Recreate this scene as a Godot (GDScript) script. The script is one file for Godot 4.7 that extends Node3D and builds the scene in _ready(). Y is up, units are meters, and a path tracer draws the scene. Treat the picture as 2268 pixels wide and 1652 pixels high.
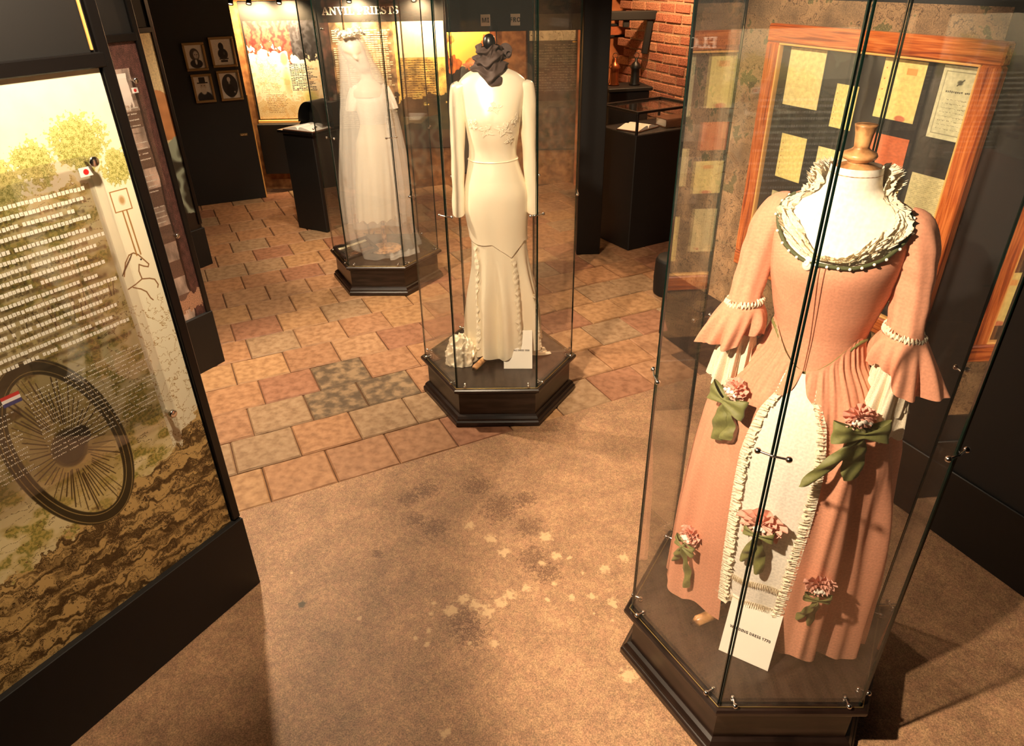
extends Node3D
# A museum room of wedding dresses: three hexagonal glass cases, printed display panels, framed papers.
# Layout in metres: camera over the origin, looking along -z; y = 0 is the floor.

var M := {}
var taken := {}
var cam_height := 2.0154

# ---------------------------------------------------------------- mesh building
class MB:
	var v := PackedVector3Array()
	var n := PackedVector3Array()
	var uv := PackedVector2Array()
	var ix := PackedInt32Array()
	func tri(a: int, b: int, c: int) -> void:
		var g := (v[a] - v[c]).cross(v[a] - v[b])
		if g.dot(n[a] + n[b] + n[c]) < 0.0:
			ix.append_array([a, c, b])
		else:
			ix.append_array([a, b, c])
	func vert(p: Vector3, nn: Vector3, t := Vector2.ZERO) -> int:
		v.append(p)
		n.append(nn)
		uv.append(t)
		return v.size() - 1
	# a flat convex face that looks along out_dir
	func face(pts: Array, out_dir: Vector3, uvs: Array = []) -> void:
		var nn: Vector3 = (pts[1] - pts[0]).cross(pts[2] - pts[0]).normalized()
		if nn.dot(out_dir) < 0.0:
			nn = -nn
		var b := v.size()
		for i in pts.size():
			vert(pts[i], nn, uvs[i] if uvs else Vector2(pts[i].x, pts[i].y))
		for i in range(1, pts.size() - 1):
			tri(b, b + i, b + i + 1)
	# smooth surface: f(s, t) -> Vector3, s and t from 0 to 1
	func grid(nu: int, nv: int, f: Callable, wrap := false, flip := false) -> void:
		var b := v.size()
		var w := nu + 1
		for j in nv + 1:
			for i in w:
				v.append(f.call(float(i) / nu, float(j) / nv))
				uv.append(Vector2(float(i) / nu, 1.0 - float(j) / nv))
		for j in nv + 1:
			for i in w:
				var i0 := i - 1
				var i1 := i + 1
				if wrap:
					i0 = nu - 1 if i == 0 else i0
					i1 = 1 if i == nu else i1
				else:
					i0 = maxi(i0, 0)
					i1 = mini(i1, nu)
				var du := v[b + j * w + i1] - v[b + j * w + i0]
				var dv := v[b + mini(j + 1, nv) * w + i] - v[b + maxi(j - 1, 0) * w + i]
				var nn := du.cross(dv)
				if nn.length_squared() < 1e-16:
					nn = Vector3.UP if not n.size() or i == 0 else n[n.size() - 1]
				elif flip:
					nn = -nn
				n.append(nn.normalized())
		for j in nv:
			for i in nu:
				var a := b + j * w + i
				tri(a, a + 1, a + w + 1)
				tri(a, a + w + 1, a + w)
	# box with chamfered edges, centred on c
	func box(size: Vector3, bev := 0.0, c := Vector3.ZERO, basis := Basis()) -> void:
		var h := size / 2.0
		bev = minf(bev, minf(h.x, minf(h.y, h.z)) * 0.9)
		var k := h - Vector3(bev, bev, bev)
		for ax in 3:
			var a1 := (ax + 1) % 3
			var a2 := (ax + 2) % 3
			for s in [-1.0, 1.0]:
				var pts := []
				for q in [[-1, -1], [1, -1], [1, 1], [-1, 1]]:
					var p := Vector3.ZERO
					p[ax] = h[ax] * s
					p[a1] = k[a1] * q[0]
					p[a2] = k[a2] * q[1]
					pts.append(c + basis * p)
				var o := Vector3.ZERO
				o[ax] = s
				face(pts, basis * o)
		if bev <= 0.0:
			return
		for ax in 3:
			var a1 := (ax + 1) % 3
			var a2 := (ax + 2) % 3
			for s1 in [-1.0, 1.0]:
				for s2 in [-1.0, 1.0]:
					var pts := []
					for q in [[-1, 0], [1, 0], [1, 1], [-1, 1]]:
						var p := Vector3.ZERO
						p[ax] = k[ax] * q[0]
						p[a1] = (h[a1] if q[1] == 0 else k[a1]) * s1
						p[a2] = (k[a2] if q[1] == 0 else h[a2]) * s2
						pts.append(c + basis * p)
					var o := Vector3.ZERO
					o[a1] = s1
					o[a2] = s2
					face(pts, basis * o)
		for sx in [-1.0, 1.0]:
			for sy in [-1.0, 1.0]:
				for sz in [-1.0, 1.0]:
					var s := Vector3(sx, sy, sz)
					face([c + basis * (Vector3(h.x, k.y, k.z) * s), c + basis * (Vector3(k.x, h.y, k.z) * s), c + basis * (Vector3(k.x, k.y, h.z) * s)], basis * s)
	# profile of [radius, y] turned round the y axis
	func lathe(prof: Array, seg := 24, c := Vector3.ZERO) -> void:
		var m := prof.size() - 1
		grid(seg, m, func(s: float, t: float):
			var p = prof[int(round(t * m))]
			return c + Vector3(sin(s * TAU) * p[0], p[1], cos(s * TAU) * p[0]), true)
	# round tube along points
	func tube(pts: Array, r: float, seg := 8, closed := false) -> void:
		var m := pts.size() - 1
		grid(seg, m, func(s: float, t: float):
			var k := int(round(t * m))
			var a: Vector3 = pts[maxi(k - 1, 0)]
			var b2: Vector3 = pts[mini(k + 1, m)]
			if closed and (k == 0 or k == m):
				a = pts[m - 1]
				b2 = pts[1]
			var d := (b2 - a).normalized()
			var u := d.cross(Vector3.UP if absf(d.y) < 0.9 else Vector3.RIGHT).normalized()
			var w := d.cross(u)
			return pts[k] + (u * cos(s * TAU) + w * sin(s * TAU)) * r, true)
	func ball(c: Vector3, r: Vector3, nu := 16, nv := 10) -> void:
		grid(nu, nv, func(s: float, t: float):
			var a := (t - 0.5) * PI
			return c + Vector3(sin(s * TAU) * cos(a) * r.x, sin(a) * r.y, cos(s * TAU) * cos(a) * r.z), true)
	# stack of regular hexagons [radius, y], flat faces, closed on top
	func hexes(rings: Array) -> void:
		for k in rings.size() - 1:
			for i in 6:
				var d0 := hexdir(i)
				var d1 := hexdir(i + 1)
				var pts := [d0 * rings[k][0], d1 * rings[k][0], d1 * rings[k + 1][0], d0 * rings[k + 1][0]]
				for q in 4:
					pts[q].y = rings[k if q < 2 else k + 1][1]
				var o: Vector3 = (d0 + d1).normalized()
				var dr: float = rings[k + 1][0] - rings[k][0]
				var dy: float = rings[k + 1][1] - rings[k][1]
				if absf(dr) < 1e-6 and absf(dy) < 1e-6:
					continue
				face(pts, (o * dy - Vector3.UP * dr).normalized())
		var top: Array = rings[rings.size() - 1]
		var cap := []
		for i in 6:
			cap.append(hexdir(i) * top[0] + Vector3.UP * top[1])
		face(cap, Vector3.UP)
	static func hexdir(i: int) -> Vector3:
		var a := deg_to_rad(60.0 * (i % 6))
		return Vector3(cos(a), 0, sin(a))
	# outline in x, y extruded along z between z0 and z1 (convex outlines)
	func prism(out: Array, z0: float, z1: float) -> void:
		var a := []
		var b := []
		var mid := Vector3.ZERO
		for p in out:
			a.append(Vector3(p.x, p.y, z0))
			b.append(Vector3(p.x, p.y, z1))
			mid += Vector3(p.x, p.y, 0) / out.size()
		face(a, Vector3(0, 0, z0 - z1))
		face(b, Vector3(0, 0, z1 - z0))
		for i in out.size():
			var j := (i + 1) % out.size()
			var m: Vector3 = (a[i] + a[j]) / 2.0 - mid
			m.z = 0
			face([a[i], a[j], b[j], b[i]], m)
	# plate with its front (+z) face carrying the whole uv square
	func plate(w: float, h: float, t: float) -> void:
		var x := w / 2.0
		var y := h / 2.0
		face([Vector3(-x, -y, t), Vector3(x, -y, t), Vector3(x, y, t), Vector3(-x, y, t)], Vector3.BACK, [Vector2(0, 1), Vector2(1, 1), Vector2(1, 0), Vector2(0, 0)])
		var e := [Vector2(0.01, 0.01), Vector2(0.01, 0.01), Vector2(0.01, 0.01), Vector2(0.01, 0.01)]
		face([Vector3(-x, -y, 0), Vector3(x, -y, 0), Vector3(x, y, 0), Vector3(-x, y, 0)], Vector3.FORWARD, e)
		for q in [[Vector3(-x, -y, 0), Vector3(-x, y, 0), Vector3.LEFT], [Vector3(x, -y, 0), Vector3(x, y, 0), Vector3.RIGHT], [Vector3(-x, -y, 0), Vector3(x, -y, 0), Vector3.DOWN], [Vector3(-x, y, 0), Vector3(x, y, 0), Vector3.UP]]:
			face([q[0], q[1], q[1] + Vector3(0, 0, t), q[0] + Vector3(0, 0, t)], q[2], e)
	func done() -> ArrayMesh:
		var a := []
		a.resize(Mesh.ARRAY_MAX)
		a[Mesh.ARRAY_VERTEX] = v
		a[Mesh.ARRAY_NORMAL] = n
		a[Mesh.ARRAY_TEX_UV] = uv
		a[Mesh.ARRAY_INDEX] = ix
		var m := ArrayMesh.new()
		m.add_surface_from_arrays(Mesh.PRIMITIVE_TRIANGLES, a)
		return m

func boxm(size: Vector3, bev := 0.0, c := Vector3.ZERO) -> ArrayMesh:
	var b := MB.new()
	b.box(size, bev, c)
	return b.done()

func platem(w: float, h: float, t: float) -> ArrayMesh:
	var b := MB.new()
	b.plate(w, h, t)
	return b.done()

# smooth value from keys [x, value, value ...] sorted by x
func prof(keys: Array, x: float, k: int) -> float:
	var m := keys.size() - 1
	if x <= keys[0][0]:
		return keys[0][k]
	if x >= keys[m][0]:
		return keys[m][k]
	var i := 0
	while keys[i + 1][0] < x:
		i += 1
	var w: float = (x - keys[i][0]) / (keys[i + 1][0] - keys[i][0])
	return lerpf(lerpf(keys[i][k], keys[i + 1][k], w), cubic_interpolate(keys[i][k], keys[i + 1][k], keys[maxi(i - 1, 0)][k], keys[mini(i + 2, m)][k], w), 0.75)

# ---------------------------------------------------------------- naming and placing
func numbered(called: String) -> String:
	taken[called] = taken.get(called, -1) + 1
	return called if taken[called] == 0 else "%s_%03d" % [called, taken[called]]

func thing(called: String, label: String, category: String, at := Vector3.ZERO, turn := 0.0, group := "") -> Node3D:
	var o := Node3D.new()
	o.name = numbered(called)
	add_child(o)
	o.position = at
	o.rotation.y = turn
	o.set_meta("label", label)
	o.set_meta("category", category)
	if group:
		o.set_meta("group", group)
	return o

func single(called: String, label: String, category: String, mesh: Mesh, m: Material, at := Vector3.ZERO, turn := 0.0, group := "") -> MeshInstance3D:
	var o := MeshInstance3D.new()
	o.name = numbered(called)
	o.mesh = mesh
	o.material_override = m
	add_child(o)
	o.position = at
	o.rotation.y = turn
	o.set_meta("label", label)
	o.set_meta("category", category)
	if group:
		o.set_meta("group", group)
	return o

func part(parent: Node3D, called: String, mesh: Mesh, m: Material, at := Vector3.ZERO, rot := Vector3.ZERO, label := "") -> MeshInstance3D:
	var o := MeshInstance3D.new()
	o.name = called
	o.mesh = mesh
	o.material_override = m
	parent.add_child(o, true)
	o.position = at
	o.rotation = rot
	if label:
		o.set_meta("label", label)
	return o

func structure(called: String, mesh: Mesh, m: Material, at := Vector3.ZERO, turn := 0.0) -> MeshInstance3D:
	var o := MeshInstance3D.new()
	o.name = numbered(called)
	o.mesh = mesh
	o.material_override = m
	add_child(o)
	o.position = at
	o.rotation.y = turn
	o.set_meta("kind", "structure")
	return o

# ---------------------------------------------------------------- materials
func mat(c: Color, rough := 0.8, metal := 0.0) -> StandardMaterial3D:
	var m := StandardMaterial3D.new()
	m.albedo_color = c
	m.roughness = rough
	m.metallic = metal
	return m

func noise(sd: int, freq: float, octaves := 4) -> FastNoiseLite:
	var f := FastNoiseLite.new()
	f.seed = sd
	f.frequency = freq
	f.fractal_octaves = octaves
	return f

func noise_tex(sd: int, freq: float, stops: Array, size := 512, octaves := 5) -> NoiseTexture2D:
	var t := NoiseTexture2D.new()
	t.noise = noise(sd, freq, octaves)
	t.width = size
	t.height = size
	t.seamless = true
	var g := Gradient.new()
	g.offsets = PackedFloat32Array(stops.map(func(s): return s[0]))
	g.colors = PackedColorArray(stops.map(func(s): return s[1]))
	t.color_ramp = g
	return t

func tri_tex(m: StandardMaterial3D, tex: Texture2D, scale: float, world := false) -> StandardMaterial3D:
	m.albedo_texture = tex
	m.uv1_triplanar = true
	m.uv1_world_triplanar = world
	m.uv1_scale = Vector3.ONE * scale
	return m

func relief(m: StandardMaterial3D, tex: Texture2D, cm: float) -> StandardMaterial3D:
	m.heightmap_enabled = true
	m.heightmap_texture = tex
	m.heightmap_scale = cm
	return m

func paint(w: int, h: int, f: Callable) -> Image:
	var d := PackedByteArray()
	d.resize(w * h * 3)
	var k := 0
	for y in h:
		for x in w:
			var c: Color = f.call(x, y)
			d[k] = clampi(int(c.r * 255.0), 0, 255)
			d[k + 1] = clampi(int(c.g * 255.0), 0, 255)
			d[k + 2] = clampi(int(c.b * 255.0), 0, 255)
			k += 3
	return Image.create_from_data(w, h, false, Image.FORMAT_RGB8, d)

func tex_mat(im: Image, rough := 0.6) -> StandardMaterial3D:
	var m := mat(Color.WHITE, rough)
	m.albedo_texture = ImageTexture.create_from_image(im)
	m.texture_repeat = false
	return m

func dot(im: Image, cx: float, cy: float, rx: float, ry: float, c: Color, a := 1.0, soft := 0.15) -> void:
	for y in range(maxi(0, int(cy - ry) - 1), mini(im.get_height(), int(cy + ry) + 2)):
		for x in range(maxi(0, int(cx - rx) - 1), mini(im.get_width(), int(cx + rx) + 2)):
			var d := Vector2((x - cx) / rx, (y - cy) / ry).length()
			var k := clampf((1.0 - d) / soft, 0.0, 1.0) * a
			if k > 0.0:
				im.set_pixel(x, y, im.get_pixel(x, y).lerp(c, k))

func stroke(im: Image, a: Vector2, b: Vector2, w: float, c: Color, al := 1.0) -> void:
	var steps := maxi(1, int(a.distance_to(b) / maxf(0.6, w * 0.5)))
	for i in steps + 1:
		var p := a.lerp(b, float(i) / steps)
		dot(im, p.x, p.y, maxf(0.7, w), maxf(0.7, w), c, al, 0.5)

# rows of small marks that read as lines of print
func print_rows(im: Image, r: Rect2i, row: int, glyph: Vector2i, c: Color, sd: int, dense := 0.85, ragged := 0.25) -> void:
	var g := RandomNumberGenerator.new()
	g.seed = sd
	var y := r.position.y
	while y + glyph.y < r.end.y:
		var x := r.position.x
		var stop := r.end.x - int(g.randf() * ragged * r.size.x)
		while x + glyph.x < stop:
			if g.randf() < dense:
				var gw := maxi(1, glyph.x - g.randi() % 2)
				im.fill_rect(Rect2i(x, y + g.randi() % 2, gw, maxi(1, glyph.y - g.randi() % 2)), c)
				if glyph.x > 4 and glyph.y > 3:
					im.fill_rect(Rect2i(x + 1 + g.randi() % (glyph.x - 2), y + 1 + g.randi() % (glyph.y - 2), 1 + g.randi() % 2, 1 + g.randi() % 3), Color(c, 0.0) if im.get_format() == Image.FORMAT_RGBA8 else c.darkened(0.6))
			x += glyph.x + 1 + (g.randi() % 2)
		y += row

# ---------------------------------------------------------------- the scene
const WARM := Color(1.0, 0.895, 0.755)
const PLINTH := 0.221
const CASES := [[0.770, -1.542, -1.26], [-0.0723, -3.275, -0.84], [-0.930, -4.949, -2.53]]

func _ready() -> void:
	var cam := Camera3D.new()
	cam.name = "camera"
	add_child(cam)
	cam.position = Vector3(0, cam_height, 0)
	cam.rotation_degrees = Vector3(-30.258, 0, -1.016)
	cam.fov = 56.656
	cam.near = 0.05
	cam.far = 60.0
	cam.current = true
	var we := WorldEnvironment.new()
	we.name = "room_environment"
	var e := Environment.new()
	e.background_mode = Environment.BG_COLOR
	e.background_color = Color(0, 0, 0)
	e.tonemap_mode = Environment.TONE_MAPPER_LINEAR
	e.tonemap_exposure = 1.35
	e.sdfgi_enabled = true
	e.ssao_enabled = true
	e.ssil_enabled = true
	we.environment = e
	add_child(we)
	materials()
	# lamps: [lamp place, aim, energy, half cone in degrees, lamp size, what it lights]
	for l in [
		[Vector3(-0.85, 2.52, -0.55), Vector3(0.72, 0.95, -1.50), 10.5, 31.0, 0.035, "across the concrete at the pink gown"],
		[Vector3(-0.45, 2.52, -1.55), Vector3(-0.06, 1.25, -3.25), 6.4, 28.0, 0.04, "at the ivory satin dress"],
		[Vector3(-1.62, 2.52, -3.45), Vector3(-0.40, 0.0, -2.55), 5.6, 50.0, 0.05, "down at the flagstones"],
		[Vector3(-1.10, 2.52, -3.75), Vector3(-0.95, 1.25, -4.95), 4.8, 30.0, 0.04, "at the veiled bridal dress"],
		[Vector3(0.35, 2.52, -2.55), Vector3(1.28, 1.50, -3.00), 2.8, 32.0, 0.04, "at the pine frame of papers"],
		[Vector3(0.35, 2.52, -4.55), Vector3(0.40, 0.0, -4.15), 1.1, 48.0, 0.04, "down before the black post"],
		[Vector3(-1.30, 2.52, -5.55), Vector3(-1.60, 0.0, -5.75), 1.8, 52.0, 0.04, "down before the lectern"],
		[Vector3(-0.62, 2.52, -1.30), Vector3(-1.16, 1.66, -1.66), 2.6, 36.0, 0.04, "at the printed wheel screen"],
		[Vector3(-1.30, 2.52, -2.20), Vector3(-2.50, 1.62, -2.42), 9.0, 24.0, 0.04, "at the lettering of the reddish screen"],
		[Vector3(-1.35, 2.52, -3.00), Vector3(-1.85, 1.20, -3.45), 1.2, 36.0, 0.04, "at the edge of the reddish screen"],
	]:
		ceiling_lamp(l[0], l[1], l[2], l[3], l[4], l[5])
	shell()
	floor_stones()
	left_panels()
	far_wall()
	right_wall()
	brick_corner()
	for i in 3:
		display_case(i)
	gown_pink()
	gown_satin()
	gown_veiled()
	cards()

func ceiling_lamp(at: Vector3, aim: Vector3, energy: float, cone: float, size: float, lights: String) -> void:
	var t := thing("spot_lamp", "black ceiling spot lamp turned " + lights, "lamp", at, 0.0, "ceiling spot lamps")
	var b := MB.new()
	b.lathe([[0.0, 0.24], [0.035, 0.24], [0.035, 0.225], [0.008, 0.22], [0.008, 0.03], [0.02, 0.02], [0.02, -0.01], [0.0, -0.01]], 16)
	part(t, "stem", b.done(), M.black_metal)
	var dir := (aim - at).normalized()
	b = MB.new()
	b.lathe([[0.0, -0.10], [0.035, -0.10], [0.05, -0.085], [0.055, 0.02], [0.058, 0.03], [0.05, 0.03], [0.045, 0.0], [0.0, -0.005]], 24)
	var head := part(t, "lamp_head", b.done(), M.black_metal)
	head.basis = Basis.looking_at(dir) * Basis(Vector3.RIGHT, -PI / 2.0)
	b = MB.new()
	b.lathe([[0.044, 0.012], [0.03, 0.018], [0.0, 0.02]], 20)
	part(head, "lamp_glow", b.done(), M.lamp_glow)
	var s := SpotLight3D.new()
	s.name = "spot_light"
	t.add_child(s, true)
	s.position = dir * 0.06
	s.basis = Basis.looking_at(dir)
	s.light_color = WARM
	s.light_energy = energy
	s.spot_angle = cone
	s.spot_angle_attenuation = 0.55
	s.spot_range = 14.0
	s.spot_attenuation = 2.0
	s.light_size = size
	s.shadow_enabled = true

func materials() -> void:
	var weave := paint(128, 128, func(x: int, y: int):
		var k := 0.5 + 0.25 * sin(x * TAU / 4.0) + 0.25 * sin(y * TAU / 4.0)
		k *= 0.75 + 0.25 * sin(x * TAU / 64.0 + 3.0 * sin(y * TAU / 128.0))
		return Color(k, k, k))
	var weave_tex := ImageTexture.create_from_image(weave)
	var fine := noise_tex(5, 0.06, [[0.0, Color(0, 0, 0)], [1.0, Color(1, 1, 1)]], 256)
	var cloth_tone := noise_tex(9, 0.02, [[0.2, Color(0.90, 0.90, 0.90)], [0.8, Color(1, 1, 1)]], 256)
	M.black = mat(Color8(15, 13, 13), 0.6)
	M.black_gloss = mat(Color8(14, 12, 12), 0.32)
	M.black_metal = mat(Color8(22, 21, 21), 0.45, 0.3)
	M.lamp_glow = mat(Color8(255, 240, 215), 0.5)
	M.lamp_glow.emission_enabled = true
	M.lamp_glow.emission = Color(1.0, 0.88, 0.70)
	M.lamp_glow.emission_energy_multiplier = 3.0
	var wood := noise_tex(21, 0.012, [[0.25, Color(0.55, 0.50, 0.46)], [0.5, Color(0.85, 0.82, 0.80)], [0.75, Color(1, 1, 1)]], 512, 4)
	M.plinth = tri_tex(mat(Color8(42, 29, 24), 0.30), wood, 1.0)
	M.plinth.uv1_scale = Vector3(0.7, 5.0, 0.7)
	M.plinth_top = tri_tex(mat(Color8(42, 34, 29), 0.40), wood, 1.0)
	M.plinth_top.uv1_scale = Vector3(5.0, 1.0, 0.6)
	M.brass = mat(Color8(176, 150, 96), 0.35, 0.9)
	M.chrome = mat(Color8(215, 210, 205), 0.18, 1.0)
	M.glass = mat(Color8(225, 235, 228, 1), 0.0)
	M.glass.transparency = BaseMaterial3D.TRANSPARENCY_ALPHA
	M.glass_edge = mat(Color8(9, 24, 20), 0.15)
	M.glass_edge.metallic_specular = 0.7
	var linen := tri_tex(mat(Color8(222, 154, 122), 0.85), cloth_tone, 6.0)
	relief(linen, weave_tex, 0.02)
	linen.uv1_scale = Vector3.ONE * 24.0
	M.linen = linen
	M.linen_dark = mat(Color8(150, 92, 66), 0.9)
	M.petticoat = relief(tri_tex(mat(Color8(247, 240, 226), 0.8), cloth_tone, 20.0), weave_tex, 0.002)
	M.lace = relief(tri_tex(mat(Color8(246, 236, 214), 0.9), noise_tex(31, 0.09, [[0.3, Color(0.92, 0.89, 0.83)], [0.6, Color(1, 1, 1)]], 256), 14.0), fine, 0.05)
	M.lace.backlight_enabled = true
	M.lace.backlight = Color(0.5, 0.48, 0.42)
	M.calico = relief(tri_tex(mat(Color8(246, 238, 222), 0.9), cloth_tone, 14.0), weave_tex, 0.01)
	M.ribbon = relief(tri_tex(mat(Color8(120, 120, 66), 0.6), cloth_tone, 20.0), weave_tex, 0.01)
	M.ribbon.rim_enabled = true
	M.ribbon.rim = 0.3
	M.trim_green = mat(Color8(74, 78, 44), 0.7)
	M.flower = mat(Color8(234, 178, 158), 0.85)
	M.flower.backlight_enabled = true
	M.flower.backlight = Color(0.5, 0.34, 0.28)
	M.pearl = mat(Color8(245, 238, 225), 0.2)
	M.satin = mat(Color8(242, 230, 202), 0.32, 0.15)
	M.satin.metallic_specular = 0.7
	M.satin.rim_enabled = true
	M.satin.rim = 0.4
	M.satin_lace = relief(tri_tex(mat(Color8(243, 233, 210), 0.75), noise_tex(33, 0.1, [[0.35, Color(0.90, 0.87, 0.80)], [0.6, Color(1, 1, 1)]], 256), 16.0), fine, 0.08)
	M.tulle = mat(Color8(240, 235, 225, 70), 0.9)
	M.tulle.transparency = BaseMaterial3D.TRANSPARENCY_ALPHA
	M.tulle.cull_mode = BaseMaterial3D.CULL_DISABLED
	M.scarf = relief(tri_tex(mat(Color8(70, 52, 44), 0.75), cloth_tone, 20.0), fine, 0.1)
	M.turned_wood = tri_tex(mat(Color8(222, 168, 112), 0.35), wood, 4.0)
	var pine := noise_tex(41, 0.01, [[0.2, Color(0.62, 0.44, 0.30)], [0.45, Color(0.95, 0.9, 0.85)], [0.6, Color(0.8, 0.66, 0.5)], [0.8, Color(1, 1, 1)]], 512, 3)
	M.pine_along = tri_tex(mat(Color8(205, 118, 58), 0.38), pine, 1.0)
	M.pine_along.uv1_scale = Vector3(0.35, 7.0, 7.0)
	M.pine_up = tri_tex(mat(Color8(205, 118, 58), 0.38), pine, 1.0)
	M.pine_up.uv1_scale = Vector3(7.0, 0.35, 7.0)
	M.pine_edge = mat(Color8(226, 170, 96), 0.4)
	M.card = mat(Color8(240, 234, 220), 0.8)
	M.ink = mat(Color8(40, 34, 30), 0.8)
	M.white_ink = mat(Color8(240, 236, 226), 0.6)
	M.skin_form = mat(Color8(228, 206, 186), 0.5)
	M.plaster = tri_tex(mat(Color8(206, 128, 80), 0.9), noise_tex(51, 0.02, [[0.2, Color(0.82, 0.78, 0.75)], [0.8, Color(1, 1, 1)]], 256), 0.8)
	M.old_wall = tri_tex(mat(Color8(176, 122, 74), 0.9), noise_tex(52, 0.03, [[0.2, Color(0.74, 0.70, 0.66)], [0.8, Color(1, 1, 1)]], 256), 1.2)
	M.mortar = tri_tex(mat(Color8(186, 146, 116), 0.95), noise_tex(53, 0.08, [[0.2, Color(0.7, 0.7, 0.7)], [0.8, Color(1, 1, 1)]], 256), 4.0)
	var brick_tone := noise_tex(54, 0.05, [[0.2, Color(0.66, 0.62, 0.6)], [0.7, Color(1, 1, 1)]], 256)
	M.bricks = []
	for c in [Color8(200, 134, 104), Color8(188, 116, 90), Color8(210, 148, 114), Color8(176, 108, 84)]:
		M.bricks.append(relief(tri_tex(mat(c, 0.9), brick_tone, 5.0, true), brick_tone, 0.4))
	var stone_tone := noise_tex(61, 0.025, [[0.1, Color(0.80, 0.76, 0.72)], [0.45, Color(0.92, 0.90, 0.88)], [0.8, Color(1, 1, 1)]], 512, 6)
	M.stones = []
	for c in [Color8(178, 138, 102), Color8(186, 144, 102), Color8(172, 128, 94), Color8(168, 138, 106), Color8(180, 134, 96), Color8(164, 116, 88)]:
		M.stones.append(relief(tri_tex(mat(c, 0.62), stone_tone, 1.3, true), stone_tone, 0.5))
	M.stone_dark = relief(tri_tex(mat(Color8(158, 130, 98), 0.6), noise_tex(62, 0.010, [[0.30, Color(0.60, 0.60, 0.61)], [0.75, Color(0.96, 0.96, 0.96)]], 512, 6), 2.0, true), stone_tone, 0.9)
	M.joint = tri_tex(mat(Color8(104, 74, 52), 0.95), stone_tone, 4.0, true)
	M.frame_gold = mat(Color8(136, 108, 66), 0.45, 0.3)
	M.backing = mat(Color8(17, 15, 13), 0.7)
	M.copper = mat(Color8(150, 84, 50), 0.35, 0.8)
	M.cameo = mat(Color8(240, 224, 200), 0.35)
	var sb := MB.new()
	sb.lathe([[0.0, -0.026], [0.006, -0.026], [0.006, 0.002], [0.012, 0.003], [0.012, 0.010], [0.0, 0.013]], 14)
	M.standoff_mesh = sb.done()
	M.page = mat(Color8(244, 238, 226), 0.85)
	M.leather = mat(Color8(96, 58, 36), 0.6)

func shell() -> void:
	structure("ceiling", boxm(Vector3(8.2, 0.1, 10.4), 0.0), M.black, Vector3(-0.6, 2.81, -3.4))
	structure("wall_left", boxm(Vector3(0.1, 2.8, 10.4), 0.0), M.black, Vector3(-4.65, 1.36, -3.4))
	structure("wall_east", boxm(Vector3(0.1, 2.8, 10.4), 0.0), M.black, Vector3(3.45, 1.36, -3.4))
	structure("wall_front", boxm(Vector3(8.2, 2.8, 0.1), 0.0), M.black, Vector3(-0.6, 1.36, 1.75))
	structure("wall_back", boxm(Vector3(8.2, 2.8, 0.1), 0.0), M.old_wall, Vector3(-0.6, 1.36, -7.6))

const LIGHT_SPOTS := [[-0.189, -2.191, 0.022], [-0.1, -2.11, 0.023], [-0.046, -2.034, 0.024], [0.125, -2.115, 0.031], [0.161, -2.008, 0.023], [0.213, -1.997, 0.01], [0.103, -1.969, 0.015], [0.258, -1.916, 0.009], [0.145, -1.866, 0.011], [0.207, -1.796, 0.014], [0.281, -1.799, 0.018], [0.354, -1.766, 0.021], [0.28, -1.72, 0.007], [0.344, -1.689, 0.009], [0.116, -1.789, 0.01], [-0.31, -1.662, 0.012], [-0.356, -1.627, 0.009], [-0.31, -1.733, 0.01], [-0.304, -1.781, 0.01], [0.367, -1.466, 0.028], [-0.238, -1.745, 0.026], [-0.193, -1.796, 0.025], [-0.15, -1.769, 0.024], [-0.107, -1.737, 0.028], [-0.059, -1.776, 0.025], [-0.024, -1.815, 0.024], [0.04, -1.845, 0.017], [0.344, -1.934, 0.022], [0.426, -1.992, 0.022], [-0.314, -1.603, 0.011], [-0.166, -1.604, 0.008], [-0.078, -1.602, 0.016], [-0.565, -1.718, 0.01], [-0.224, -1.28, 0.017], [-0.874, -1.943, 0.006]]
const DARK_SPOTS := [[-0.395, -2.429, 0.07], [-0.166, -2.449, 0.08], [-0.062, -2.294, 0.10], [0.046, -2.353, 0.06], [0.057, -2.173, 0.07], [0.067, -2.0, 0.08], [0.123, -1.919, 0.07], [-0.473, -2.367, 0.06], [-0.424, -2.231, 0.05], [-0.339, -2.183, 0.07], [-0.554, -2.036, 0.03], [-0.195, -1.71, 0.08], [-0.158, -1.643, 0.07]]

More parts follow.
